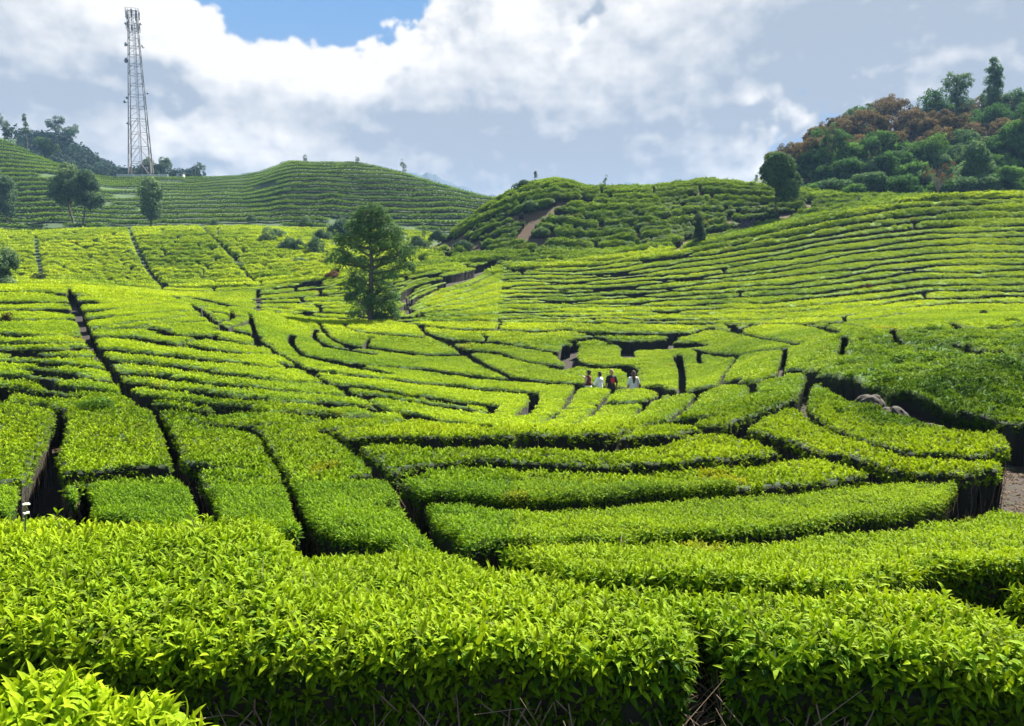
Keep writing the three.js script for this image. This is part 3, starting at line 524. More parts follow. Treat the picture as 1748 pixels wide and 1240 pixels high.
      for (let e = 0; e + 1 < rim.length; e += 2) {                  // the side of the bed, drawn in towards its foot
        const a = rim[e], b = rim[e + 1], mx = (T.pos[a * 3] + T.pos[b * 3]) / 2, mz = (T.pos[a * 3 + 2] + T.pos[b * 3 + 2]) / 2;
        let gx = 0, gz = 0; for (let w = 0; w < 4; w++) { const [x, z] = xy(...q[w]); const v = clamp(f[q[w][1] * ni + q[w][0]], -.3, .3); gx += (x - mx) * v; gz += (z - mz) * v; } const gl = Math.hypot(gx, gz) || 1; gx /= -gl; gz /= -gl;
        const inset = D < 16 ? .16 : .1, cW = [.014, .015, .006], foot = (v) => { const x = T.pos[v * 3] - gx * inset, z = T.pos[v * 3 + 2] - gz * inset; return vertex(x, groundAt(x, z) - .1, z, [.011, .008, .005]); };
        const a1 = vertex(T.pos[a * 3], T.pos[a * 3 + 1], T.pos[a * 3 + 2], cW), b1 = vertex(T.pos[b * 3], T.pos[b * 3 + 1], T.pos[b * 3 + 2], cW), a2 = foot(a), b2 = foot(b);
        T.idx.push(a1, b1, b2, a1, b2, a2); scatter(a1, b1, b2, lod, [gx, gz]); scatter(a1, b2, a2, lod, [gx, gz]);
        const len = Math.hypot(T.pos[a * 3] - T.pos[b * 3], T.pos[a * 3 + 2] - T.pos[b * 3 + 2]);
        if (D < 14) { let m = len * (D < 3.2 ? 60 : 14); m = Math.floor(m) + (rnd() < m % 1 ? 1 : 0); while (m-- > 0) { const t = rnd(); stems.push([lerp(T.pos[a * 3], T.pos[b * 3], t), lerp(T.pos[a * 3 + 1], T.pos[b * 3 + 1], t), lerp(T.pos[a * 3 + 2], T.pos[b * 3 + 2], t), gx, gz]); } }
      }
    }
  }
  if (!T.idx.length) return null;
  cx /= cn; cz /= cn; const cy = groundAt(cx, cz);
  const root = new THREE.Group(); root.name = numbered(name); root.position.set(cx, cy, cz); scene.add(root);
  for (let i = 0; i < T.pos.length; i += 3) { T.pos[i] -= cx; T.pos[i + 1] -= cy; T.pos[i + 2] -= cz; }
  const g = new THREE.BufferGeometry(); g.setAttribute('position', new THREE.Float32BufferAttribute(T.pos, 3)); g.setAttribute('color', new THREE.Float32BufferAttribute(T.col, 3)); g.setIndex(T.idx); g.computeVertexNormals();
  part('branches', g, M.core, root);
  const hillAll = list.every((c) => (c.j0 + c.j1) / 2 * SS + GS0 > Math.log(99) && (c.i0 + c.i1) / 2 * AS + GA0 > -.1);
  const m4 = new THREE.Matrix4(), q4 = new THREE.Quaternion(), q5 = new THREE.Quaternion(), up = V3(0, 0, 0), col = new THREE.Color();
  spots.forEach((s, k) => LOD[k].geos.forEach((geo, w) => {
    const mine = s.filter((_, i) => i % LOD[k].geos.length === w); if (!mine.length) return;
    const im = shade(new THREE.InstancedMesh(geo, M.leaf, mine.length)); im.name = 'leaves'; im.userData.kind = 'stuff';
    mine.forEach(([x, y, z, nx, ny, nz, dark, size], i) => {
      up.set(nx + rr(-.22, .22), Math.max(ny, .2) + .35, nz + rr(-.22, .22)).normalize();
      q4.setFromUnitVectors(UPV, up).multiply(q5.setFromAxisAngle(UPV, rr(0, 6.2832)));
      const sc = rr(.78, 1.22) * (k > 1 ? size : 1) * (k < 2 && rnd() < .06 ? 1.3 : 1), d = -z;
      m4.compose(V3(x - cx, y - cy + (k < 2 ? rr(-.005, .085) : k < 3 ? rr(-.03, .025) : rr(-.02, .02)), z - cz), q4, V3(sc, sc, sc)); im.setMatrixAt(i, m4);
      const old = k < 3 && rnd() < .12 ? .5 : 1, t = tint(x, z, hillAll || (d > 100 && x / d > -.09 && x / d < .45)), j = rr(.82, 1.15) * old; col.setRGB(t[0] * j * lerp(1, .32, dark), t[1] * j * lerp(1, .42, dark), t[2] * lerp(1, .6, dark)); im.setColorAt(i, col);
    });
    leafCount += mine.length; root.add(im);
  }));
  if (stems.length) {
    const gs = [];
    for (const [x, y, z, gx, gz] of stems) {
      const inn = rr(.05, .34), bx = x - gx * inn + rr(-.12, .12), bz = z - gz * inn + rr(-.12, .12), by = groundAt(bx, bz), near = -z < 3.4;
      const p = [V3(bx, by - .03, bz), V3(lerp(bx, x, .35) + rr(-.05, .05), lerp(by, y, .35), lerp(bz, z, .35) + rr(-.05, .05)), V3(lerp(bx, x, .75) + rr(-.05, .05), lerp(by, y, .7), lerp(bz, z, .75) + rr(-.05, .05)), V3(x + rr(-.1, .1) - gx * .04, y - rr(.02, .12), z + rr(-.1, .1) - gz * .04)].map((v) => v.sub(root.position));
      const r0 = rr(.003, .0075); gs.push(taper(p, r0, r0 * .45, near ? 7 : 4, near ? 5 : 3));
      if (near) for (let k = 0; k < 2; k++) { const b = p[1].clone().lerp(p[2], rnd()); gs.push(taper([b, b.clone().add(V3(rr(-.1, .1) + gx * .05, rr(.05, .14), rr(-.1, .1) + gz * .05)), b.clone().add(V3(rr(-.2, .2) + gx * .08, rr(.12, .3), rr(-.2, .2) + gz * .08))], r0 * .5, r0 * .2, 4, 4)); }
    }
    const sm = part('stems', mergeGeometries(gs), M.twig, root); sm.userData.kind = 'stuff';
  }
  return { root, cx, cz };
}
function taper(points, r0, r1, segs, sides) {                         // a round limb that thins along a curve
  const curve = new THREE.CatmullRomCurve3(points), P = curve.getPoints(segs), pos = [], idx = [], n = P.length, x = V3(0, 0, 0), y = V3(0, 0, 0);
  for (let i = 0; i < n; i++) {
    const d = P[Math.min(n - 1, i + 1)].clone().sub(P[Math.max(0, i - 1)]).normalize(); x.set(1, 0, 0); if (Math.abs(d.x) > .9) x.set(0, 0, 1); y.crossVectors(d, x).normalize(); x.crossVectors(y, d).normalize();
    const r = lerp(r0, r1, i / (n - 1));
    for (let k = 0; k < sides; k++) { const t = k / sides * 2 * Math.PI; pos.push(P[i].x + r * (Math.cos(t) * x.x + Math.sin(t) * y.x), P[i].y + r * (Math.cos(t) * x.y + Math.sin(t) * y.y), P[i].z + r * (Math.cos(t) * x.z + Math.sin(t) * y.z)); }
  }
  for (let i = 0; i + 1 < n; i++) for (let k = 0; k < sides; k++) { const a = i * sides + k, b = i * sides + (k + 1) % sides; idx.push(a, b, a + sides, b, b + sides, a + sides); }
  const g = new THREE.BufferGeometry(); g.setAttribute('position', new THREE.Float32BufferAttribute(pos, 3)); g.setIndex(idx); g.computeVertexNormals(); return g;
}
const beds = comps.filter((c) => c.n > 30);
beds.sort((a, b) => b.n - a.n);

const pyOf = (e) => CY - FOC * Math.tan(Math.atan(e) + PITCH);
for (const c of beds) { let sx = 0, sy = 0, sd = 0, n = 0; for (let j = c.j0; j <= c.j1; j += 2) for (let i = c.i0; i <= c.i1; i += 2) { if (label[j * GW + i] !== c.id) continue; const a = GA0 + i * AS, s = GS0 + j * SS, py = pyOf(elev(a, s)); sx += CX + a * (cosP + (CY - py) / FOC * sinP) * FOC; sy += py; sd += Math.exp(s); n++; } c.cx = sx / n; c.cy = sy / n; c.D = sd / n; }
const inView = beds.filter((c) => c.cx > -25 && c.cx < 1775), singles = inView.slice(0, 290), rest = beds.filter((c) => !singles.includes(c));
// what sets each bed apart; the point is one that lies on the bed in the photograph
const known = new Map();
for (const [px, py, text] of [
  [600, 1050, 'broad leafy tea bed across the whole foreground, nearest the camera'], [1377, 949, 'long curved tea bed just behind the foreground bed, reaching the right edge'], [1170, 885, 'long straight tea row on the right, second one behind the foreground bed'],
  [260, 880, 'small square dark green tea hedge between two dirt paths at the left'], [407, 828, 'tapering tea bed between two narrow dark paths, right of the small square hedge'], [1058, 824, 'long straight tea row on the right, third one behind the foreground bed'],
  [573, 818, 'broad tea bed along the left side of the long diagonal path'], [976, 775, 'long tea row on the right, fourth behind the foreground, pointed at its right end'], [20, 760, 'tea hedge cut off by the left edge beside the bare dirt path'],
  [1440, 740, 'curving tea hedge sweeping to the right edge, lower of the two below the boulders'], [190, 755, 'squarish bright tea hedge directly behind the small dark square one'], [1150, 733, 'narrow curved tea strip at the right in front of the hollow, pointed at both ends'],
  [720, 737, 'dark green curved tea strip at the upper end of the long diagonal path'], [1541, 725, 'curving tea hedge directly below the boulders, upper of the two'], [427, 717, 'lens-shaped tea bed in front of the dark notch in the left field'],
  [1263, 683, 'wide tea bed with a notch, left of the boulder bank'], [1077, 676, 'small lens-shaped tea hedge just in front of the person in cream'], [787, 640, 'great winding tea bed of hairpin rows filling the hollow before the people'],
  [953, 640, 'long tea hedge close behind the three left people'], [1100, 630, 'blocky tea hedge behind the person in cream, beside the bare earth'], [1288, 622, 'small slanting tea hedge between two dark slots, right of the people'],
  [1650, 620, 'large rough tea bed above the boulders, reaching the right edge'], [884, 605, 'narrow pointed tea hedge left of the bare earth hollow'], [870, 578, 'tea hedge along the upper rim of the hollow, right of the diagonal dark path'],
  [1000, 558, 'long flat tea strip between the hollow and the right slope'], [794, 557, 'short flat tea strip to the right of the lone tree'], [558, 580, 'small inner tea strip of the hairpin rows below the lone tree'], [130, 493, 'tea bed on the crest of the left rise']]) {
  const p = at(px, py), D = -p.z, i = Math.round((p.x / D - GA0) / AS), j = Math.round((Math.log(D) - GS0) / SS);
  for (let r = 0; r < 9; r++) { const l = label[clamp(j + (r % 3 - 1) * 4, 0, GH - 1) * GW + clamp(i + ((r / 3 | 0) - 1) * 4, 0, GW - 1)]; if (l > 0 && !known.has(l)) { known.set(l, text); break; } }
}
const ORD = ['first', 'second', 'third', 'fourth', 'fifth', 'sixth', 'seventh', 'eighth', 'ninth', 'tenth', 'eleventh', 'twelfth', 'thirteenth', 'fourteenth', 'fifteenth', 'sixteenth', 'seventeenth', 'eighteenth', 'nineteenth', 'twentieth'], nth = (i) => ORD[i] ?? (i + 1) + 'th';
const ROWS = { slope_foot: [7, 'short tea row at the left foot of the right slope', 'tea rows on the right slope'], slope: [17, 'trimmed tea row on the big right slope', 'tea rows on the right slope'], knoll: [11, 'uneven tea row around the lone tree', 'tea rows around the lone tree'], terrace: [17, 'thin tea row on the far left terraces', 'tea rows on the far left terraces'], far_field: [9, 'tea row in the field behind the lone tree', 'tea rows behind the lone tree'], hill: [13, 'rounded tea row on the right hill', 'tea rows on the right hill'] };
const bins = new Map(), put = (k, c) => { if (!bins.has(k)) bins.set(k, []); bins.get(k).push(c); };
for (const c of singles) {
  if (known.has(c.id)) continue;
  const path = lerp(115, 262, sstep(488, 698, c.cy)), name = c.D > 84 && c.cx < 562 ? 'terrace' : c.D > 84 && c.cx < 760 ? 'far_field' : c.D > 100 && c.cx > 740 ? 'hill' : c.D > 55 && c.cx > 440 && c.cx < 860 && c.cy < regions.find((q) => q.name === 'knoll').f(c.cx, 0) ? 'knoll' : c.D > 57 && c.cx > 640 && c.cx < 862 ? 'slope_foot' : c.D > 48 && c.cx > 640 ? 'slope' : c.cx < path - 5 && c.cy < 700 ? 'west' : c.cx < 600 && c.cy < 720 && c.D > 12 ? 'mid' : 'odd';
  if (ROWS[name]) { const r = regions.find((q) => q.name === name), b = r.f(c.cx, 0), t = r.f(c.cx, 1); put(name + ':' + clamp(Math.floor((c.cy - b) / (t - b) * ROWS[name][0]), 0, 40), c); } else put(name, c);
}
for (const [k, list] of bins) {
  const [name, row] = k.split(':');
  if (row !== undefined) { list.sort((a, b) => a.cx - b.cx); list.forEach((c, i) => { const m = list.length, piece = m === 1 ? '' : m === 2 ? ', ' + ['left', 'right'][i] + ' piece' : m === 3 ? ', ' + ['left', 'middle', 'right'][i] + ' piece' : ', ' + nth(i) + ' piece from the left'; c.text = ROWS[name][1] + ', ' + nth(+row) + ' up' + piece; c.group = ROWS[name][2]; }); }
  else { list.sort((a, b) => b.cy - a.cy); list.forEach((c, i) => { c.text = (name === 'west' ? 'tea row left of the long dark path on the left rise, ' : name === 'mid' ? 'tea row between the two dark paths of the left field, ' : 'small piece of tea hedge beside the paths, ') + nth(i) + ' from the front'; c.group = name === 'odd' ? 'small tea pieces by the paths' : 'tea rows of the left field'; }); }
}
for (const c of singles) { const b = bed([c], c.D > 14 && !known.has(c.id) ? 'tea_row' : 'tea_hedge'); if (b) tag(b.root, known.get(c.id) ?? c.text, c.D > 14 && !known.has(c.id) ? 'tea row' : 'tea hedge', c.group ?? 'clipped tea hedges'); }
if (rest.length) { const b = bed(rest, 'tea_bushes'); if (b) { b.root.userData.kind = 'stuff'; b.root.userData.label = 'small tea bushes filling in between the longer rows'; } }
console.log('beds', beds.length, 'leaves', leafCount);

// ------------------------------------------------------------------ far slopes: rows of tea too small to tell apart
{
  const geo = clumpGeo(46, 1.0, .5, .3, -.25, .3, .75), core = new THREE.SphereGeometry(1, 8, 5, 0, 6.2832, 0, 1.7);
  const spots = [], lv = 1.75;
  for (let px = -90; px < 900; px += 3.4) {
    const a = latOf(px, HOR); let prev = null;
    for (let D = 164; D < 292; D += .5) {
      if (px > 740 && D > 240) break;
      const y = EYE + D * elev(a, Math.log(D)) + 1.2 * fbm(a * 24, D * .03, 3), k = Math.floor(y / lv);
      if (prev !== null && k > prev && hash(k, Math.floor(px / 40)) > .05) spots.push([a * D, D, k]);
      prev = k;
    }
  }
  const im = shade(new THREE.InstancedMesh(geo, M.leaf, spots.length)), m4 = new THREE.Matrix4(), q = new THREE.Quaternion(), col = new THREE.Color();
  spots.forEach(([x, D, k], i) => { const s = rr(.75, 1.2); q.setFromAxisAngle(UPV, rr(-.4, .4)); m4.compose(V3(x, groundAt(x, -D) + .55, -D), q, V3(1.15 * s, s, .85 * s)); im.setMatrixAt(i, m4); const t = clamp(.5 + fbm(x * .03, D * .03 + k, 3), 0, 1); const px = CX + x / D * FOC, scrub = px > 600 && D > 180 ? sstep(-.25, .25, fbm(x * .05, D * .06 + 9, 3)) * .5 : 0; col.setRGB(lerp(.3, .6, t) * (1 - scrub), lerp(.42, .66, t) * (1 - scrub * .9), .9); im.setColorAt(i, col); });  // scrub darkens the right slope: dark growth plus cloud shadow painted into the tint
  im.name = 'tea_terraces'; im.userData.kind = 'stuff'; im.userData.label = 'rows of tea on the far hillsides too small to tell apart'; scene.add(im);
}
// ------------------------------------------------------------------ mountains behind
function mountain(pts, D, depth, rough) {
  const c = monotone(pts.map((p) => p[0]), pts.map((p) => p[1])), x0 = pts[0][0], x1 = pts[pts.length - 1][0], n = 90, m = 14, pos = [], idx = [];
  for (let j = 0; j <= m; j++) for (let i = 0; i <= n; i++) {
    const px = lerp(x0, x1, i / n), t = j / m, d = D - depth + 2 * depth * t, ridge = 1 - Math.abs(t - .5) * 2, top = EYE + D * elevOf(c(px)), y = lerp(-10, top, Math.pow(ridge, .75)) + rough * fbm(px * .045, t * 5, 4) * ridge;
    pos.push(latOf(px, HOR) * d, y, -d);
  }
  for (let j = 0; j < m; j++) for (let i = 0; i < n; i++) { const o = j * (n + 1) + i; idx.push(o, o + 1, o + n + 1, o + 1, o + n + 2, o + n + 1); }
  const g = new THREE.BufferGeometry(); g.setAttribute('position', new THREE.Float32BufferAttribute(pos, 3)); g.setIndex(idx); g.computeVertexNormals();
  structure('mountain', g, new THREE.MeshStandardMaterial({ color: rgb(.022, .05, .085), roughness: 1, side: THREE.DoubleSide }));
}
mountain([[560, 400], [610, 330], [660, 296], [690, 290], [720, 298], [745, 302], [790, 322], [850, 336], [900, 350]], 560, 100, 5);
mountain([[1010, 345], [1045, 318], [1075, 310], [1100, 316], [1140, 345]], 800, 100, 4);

// ------------------------------------------------------------------ trees
const LEAFG = [0, 1, 2].map(() => clumpCrown(46, 1, .5, .3)), LEAFFINE = [0, 1].map(() => clumpCrown(64, 1, .4, .22));
function clumpCrown(n, R, L, W) {                                     // leaves shingled over a ragged dome
  const T = new Tris();
  for (let i = 0; i < n; i++) {
    const q = rr(0, 6.283), h = rr(-.25, 1), rad = Math.sqrt(Math.max(0, 1 - h * h)), nrm = V3(Math.cos(q) * rad, h, Math.sin(q) * rad), out = nrm.clone().add(V3(rr(-.5, .5), rr(-.3, .5), rr(-.5, .5))).normalize();
    const b = nrm.clone().multiply(V3(R, R * .8, R)).multiplyScalar(rr(.62, 1.05)), dir = V3(rr(-1, 1), rr(-1, .6), rr(-1, 1)).cross(out).normalize(), sd = out.clone().cross(dir).normalize().multiplyScalar(W / 2), c = mixc([.5, .56, .62], [1.18, 1.14, .88], clamp(.35 + h * .55 + rr(-.22, .22), 0, 1)), l = L * rr(.7, 1.3);  // sunlit top and dim underside of the dome are put into the leaf colours
    const m = b.clone().addScaledVector(dir, l * .5).addScaledVector(out, l * .1), e = b.clone().addScaledVector(dir, l);
    T.tri(b, m.clone().add(sd), e, c); T.tri(b, e, m.clone().sub(sd), c);
  }
  return T.geo();
}
// lobes: [x, y, z, rx, ry, rz, sprays] in metres over the foot; limbs run from the trunk to them
function tree(name, label, group, x, z, o) {
  const t = thing(name, label, o.category ?? 'tree', x, groundAt(x, z) + (o.lift ?? 0) - .1, z, group), h = o.h, lean = o.lean ?? 0, tr = o.r ?? h * .018, limbs = [];
  const trunkTop = o.trunk ?? h * .8, tp = [V3(0, 0, 0), V3(lean * .25 + rr(-.02, .02) * h, trunkTop * .33, 0), V3(lean * .6 + rr(-.02, .02) * h, trunkTop * .66, rr(-.02, .02) * h), V3(lean, trunkTop, 0)], tc = new THREE.CatmullRomCurve3(tp);
  limbs.push(taper(tp, tr, tr * .3, 8, 7));
  for (const [lx, ly, lz, rx] of o.lobes) { const at0 = tc.getPoint(clamp((ly - rx * .9) / trunkTop, .12, .95)), e = V3(lx, ly, lz); limbs.push(taper([at0, at0.clone().lerp(e, .5).add(V3(0, -rx * .12, 0)), e], tr * .42, tr * .1, 5, 5)); for (let k = 0; k < 3; k++) { const b = at0.clone().lerp(e, rr(.4, .9)); limbs.push(taper([b, b.clone().add(V3(rr(-.5, .5) * rx, rr(.1, .5) * rx, rr(-.5, .5) * rx)), b.clone().add(V3(rr(-.9, .9) * rx, rr(.3, .8) * rx, rr(-.9, .9) * rx))], tr * .2, tr * .05, 3, 4)); } }
  part('trunk', mergeGeometries(limbs), o.bark ?? M.bark, t);
  const pts = [];
  for (const [lx, ly, lz, rx, ry, rz, n] of o.lobes) for (let i = 0; i < n * (o.thin ?? .7); i++) { const d = V3(rr(-1, 1), rr(-1, 1), rr(-1, 1)); const l = d.length(); if (l > 1) { i--; continue; } d.multiplyScalar(Math.pow(l, -.45)); if (d.length() > 1.05) d.normalize(); if (noise2(lx + d.x * 2.3 + x, ly + d.y * 2.3 + d.z * 1.7) < -(o.gaps ?? -.55) * -1) continue; pts.push([lx + d.x * rx, ly + d.y * ry, lz + d.z * rz, d.y, d.x, d.z]); }
  if (!pts.length) return t;
  const G = o.fine ? LEAFFINE : LEAFG, m4 = new THREE.Matrix4(), q = new THREE.Quaternion(), q2 = new THREE.Quaternion(), c = new THREE.Color(), S = o.spray ?? .55;
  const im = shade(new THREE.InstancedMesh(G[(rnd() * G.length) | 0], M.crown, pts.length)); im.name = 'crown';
  pts.forEach(([a, b, d, up, ox, oz], i) => { const s = S * rr(.7, 1.25); q.setFromUnitVectors(UPV, V3(ox * .8 + rr(-.3, .3), .75 + up * .5, oz * .8 + rr(-.3, .3)).normalize()).multiply(q2.setFromAxisAngle(UPV, rr(0, 6.28))); m4.compose(V3(a, b, d), q, V3(s, s, s)); im.setMatrixAt(i, m4); const k = clamp(.5 + .35 * up + .5 * noise2(a * .7 + x, b * .7 + d * .5), 0, 1), cc = mixc(o.c0 ?? [.028, .06, .022], o.c1 ?? [.06, .115, .032], k), j = rr(.85, 1.15); c.setRGB(cc[0] * j, cc[1] * j, cc[2] * j); im.setColorAt(i, c); });  // colour lightens towards the top of each lobe, painting in its lit side
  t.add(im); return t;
}
const P = (px, D) => { let a = latOf(px, HOR); for (let k = 0; k < 3; k++) a = latOf(px, pyOf(elev(a, Math.log(D)))); return [a * D, -D]; };
const foot = (px, py, dmin) => { const p = at(px, py, dmin); return [p.x, p.z]; };
// lobes given as they are seen: picture offsets from the foot, turned into metres at the tree's distance
const seen = (D, ...l) => l.map(([dx, dy, w, h, n]) => { const k = D / FOC; return [dx * k * 1.03, dy * k * 1.04, rr(-.4, .4) * w * k, w * k, h * k, w * k * .9, n]; });
{
  const [x, z] = foot(633, 548, 56), D = -z;
  tree('silky_oak_tree', 'tall dark green tree standing alone in the middle of the tea fields', undefined, x, z, { h: 210 * D / FOC, r: .28, trunk: 186 * D / FOC, fine: true, spray: .44, thin: .45, gaps: -.55, lift: .25, c0: [.06, .125, .055], c1: [.17, .28, .1],
    lobes: seen(D, [4, 192, 20, 9, 46], [-14, 182, 16, 9, 36], [20, 178, 17, 10, 40], [2, 172, 20, 11, 46], [-26, 164, 16, 10, 36], [36, 160, 17, 11, 40], [12, 156, 18, 10, 40], [-10, 154, 17, 10, 36], [-38, 146, 15, 10, 30], [52, 142, 17, 11, 40], [30, 140, 17, 10, 38], [64, 126, 13, 9, 26], [-24, 136, 16, 9, 30], [6, 134, 15, 9, 24], [46, 118, 17, 10, 36], [-46, 118, 17, 10, 36], [-62, 112, 10, 6, 14], [-28, 110, 15, 9, 28], [24, 112, 15, 9, 26], [-4, 110, 13, 8, 16], [58, 104, 12, 8, 20], [36, 92, 14, 9, 24], [-20, 86, 15, 9, 28], [8, 88, 14, 9, 22], [-34, 74, 13, 9, 22], [20, 70, 17, 10, 34], [-8, 66, 14, 9, 24], [34, 56, 14, 9, 24], [-24, 52, 15, 9, 28], [8, 48, 16, 9, 30], [24, 36, 16, 9, 30], [-12, 34, 14, 8, 22], [38, 24, 14, 7, 22], [14, 22, 13, 7, 18], [-26, 24, 10, 6, 12]) });
}
const smallTree = (name, label, px, D, wpx, hpx, o = {}) => { const k = D / FOC, w = wpx * k / 2, h = hpx * k, [x, z] = P(px, D), cr = o.crown ?? .72, lob = [];
  const n = o.n ?? 5; for (let i = 0; i < n; i++) { const t = n === 1 ? .5 : i / (n - 1), s = o.cone ? lerp(1, .35, t) : .75 + .25 * Math.sin(t * 3.1); lob.push([(o.lean ?? 0) * k * .8 + rr(-.62, .62) * w * s * (n > 1 ? 1 : 0), lerp(1 - cr + .18 * cr, 1 - .14 * cr, t) * h, rr(-.4, .4) * w, w * s * rr(.42, .62), h * cr / (n * .62 + .6) * rr(.8, 1.15), w * s * .5, o.sprays ?? 40]); }
  return tree(name, label, o.group, x, z, { ...o, h, lean: (o.lean ?? 0) * k, r: o.r ?? Math.max(.05, h * .02), spray: o.spray ?? clamp(w * .3, .2, 1.0), lobes: lob, trunk: h * .85 }); };
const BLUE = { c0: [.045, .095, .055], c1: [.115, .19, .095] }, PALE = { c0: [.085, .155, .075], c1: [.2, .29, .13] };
smallTree('hillside_tree', 'leaning loose-crowned tree, left one of the pair on the shaded left hillside', 128, 168, 46, 100, { lean: -20, n: 6, crown: .62, sprays: 55, gaps: -.5, ...PALE });
smallTree('hillside_tree', 'wide dark tree, right one of the pair on the shaded left hillside', 142, 167, 62, 88, { lean: 10, n: 6, crown: .6, sprays: 60, ...BLUE });
smallTree('hillside_tree', 'rounded tree standing on the slope straight below the lattice tower', 258, 168, 56, 74, { n: 6, crown: .78, sprays: 60, gaps: -.5, ...PALE });
smallTree('hillside_tree', 'dark tree cut by the left edge, highest on the shaded left hillside', 12, 172, 52, 76, { n: 5, crown: .7, sprays: 55, ...BLUE });
smallTree('hillside_tree', 'bushy pale tree at the left edge just behind the nearest rise', 6, 84, 62, 78, { n: 6, crown: .92, sprays: 70, spray: .5, ...PALE });
smallTree('hilltop_tree', 'rounded skyline tree at the far left edge of the hill', 8, 258, 26, 42, { n: 4, crown: .75, sprays: 24, ...BLUE });
smallTree('hilltop_tree', 'slender skyline tree with tiered crown near the left edge', 47, 262, 17, 62, { n: 4, cone: true, crown: .45, sprays: 16, gaps: -.35, ...BLUE });
smallTree('hilltop_tree', 'spreading tree leaning out over the left hill crest', 74, 262, 52, 36, { n: 5, crown: .65, sprays: 26, lean: 6, ...BLUE });
smallTree('hilltop_tree', 'flat-topped tree on top of the blue wooded hill, left one', 96, 352, 34, 46, { n: 4, crown: .5, sprays: 22, ...BLUE });
smallTree('hilltop_tree', 'flat-topped tree on top of the blue wooded hill, right one', 120, 354, 36, 40, { n: 4, crown: .5, sprays: 22, ...BLUE });
smallTree('hilltop_tree', 'umbrella-shaped tree just right of the lattice tower', 281, 300, 34, 34, { n: 4, crown: .55, sprays: 20, ...BLUE });
smallTree('hilltop_tree', 'dark bushy tree behind the right foot of the tower', 258, 300, 30, 34, { n: 4, crown: .85, sprays: 26, ...BLUE });
smallTree('hilltop_tree', 'low bushy tree between the legs of the tower', 240, 300, 24, 20, { n: 3, crown: .9, sprays: 24, ...BLUE });
smallTree('hilltop_tree', 'small round tree on the saddle right of the tower', 342, 286, 18, 24, { n: 3, crown: .7, sprays: 18, ...BLUE });
[['left', 518], ['right', 524]].forEach(([w, px]) => smallTree('hilltop_tree', 'tiny tree on the middle hill crest by the bare earth, ' + w + ' of two', px, 232, 9, 13, { n: 2, crown: .6, sprays: 12, ...BLUE }));
smallTree('hilltop_tree', 'tiny round-headed tree alone on the middle hill crest', 612, 231, 12, 14, { n: 2, crown: .6, sprays: 12, ...BLUE });
smallTree('hilltop_tree', 'small open tree on the right shoulder of the middle hill, before the blue mountain', 688, 226, 16, 24, { n: 3, crown: .6, sprays: 10, gaps: -.3, ...BLUE });
smallTree('hilltop_tree', 'lollipop-shaped little tree on the left end of the right tea hill', 913, 128, 10, 20, { n: 2, crown: .55, sprays: 16, lift: .6 });
smallTree('hilltop_tree', 'thin pale sapling on the saddle of the right tea hill', 1033, 131, 7, 20, { n: 2, crown: .5, sprays: 8, lift: .6, ...PALE });
smallTree('hilltop_tree', 'pale little tree beside the big dark one on the right tea hill', 1289, 132, 13, 20, { n: 2, crown: .6, sprays: 14, lift: .6, ...PALE });
smallTree('hill_tree', 'dark broad tree on the right tea hill, below the forest edge', 1323, 116, 62, 92, { n: 7, crown: .78, sprays: 75, lean: 8, gaps: -.5, thin: .5, lift: .8, c0: [.05, .105, .045], c1: [.12, .2, .075] });
smallTree('hill_tree', 'narrow dark cone of a tree beside the dirt cut on the right hill', 1194, 98, 30, 54, { n: 5, cone: true, crown: .92, sprays: 50, gaps: -.5, lift: .6, c0: [.035, .07, .035], c1: [.065, .11, .05] });
smallTree('field_tree', 'small upright tree in the bright far field right of the lone tree', 725, 148, 14, 26, { n: 3, crown: .75, sprays: 20, lift: .5, ...PALE });
// shrubs and weedy bushes among the far rows
[[456, 412, 26, 30, 'shrub with a pale top among the far rows, left of the lone tree'], [498, 425, 34, 26, 'dark rounded shrub in the hollow left of the lone tree'], [538, 432, 30, 34, 'dark shrub close to the left side of the lone tree'], [524, 388, 24, 16, 'low shrub at the foot of the middle hill'], [584, 404, 40, 30, 'large grey-green bush behind the left branches of the lone tree'], [366, 388, 14, 14, 'little shrub on the upper edge of the far terraces'], [430, 382, 16, 14, 'low green shrub where the far terraces meet the shaded hill'], [222, 430, 16, 12, 'shrub beside the dark path across the far terraces'], [748, 408, 30, 20, 'dark bush at the left foot of the right tea hill'], [712, 424, 34, 26, 'dark bush just right of the lone tree'], [474, 404, 26, 18, 'shrub above the pale-topped one, near the foot of the middle hill'], [552, 410, 30, 22, 'dark shrub right behind the left edge of the lone tree crown'], [512, 446, 26, 16, 'low dark shrub in the front of the hollow'], [410, 452, 18, 14, 'shrub beside the third dark path of the far terraces'], [790, 418, 34, 16, 'scrub on the bare cut at the left foot of the right hill'], [905, 352, 26, 18, 'bush in the middle of the bare slip on the right hill'], [892, 320, 30, 18, 'dark bush at the left shoulder of the right hill crest'], [958, 372, 22, 14, 'bush at the right rim of the bare slip'], [925, 392, 24, 14, 'bush low in the bare slip']].forEach(([px, py, w, h, l]) => { const [x, z] = foot(px, py, 80), D = -z, k = D / FOC; tree('shrub', l, undefined, x, z, { category: 'shrub', h: h * k, r: .05, trunk: h * k * .6, lift: .3, spray: clamp(w * k * .15, .25, .8), lobes: [[-.25 * w * k, .4 * h * k, 0, .3 * w * k, .35 * h * k, .3 * w * k, 30], [.22 * w * k, .45 * h * k, 0, .3 * w * k, .38 * h * k, .3 * w * k, 32], [0, .65 * h * k, .1, .26 * w * k, .35 * h * k, .3 * w * k, 30]], ...(w > 26 ? BLUE : PALE) }); });
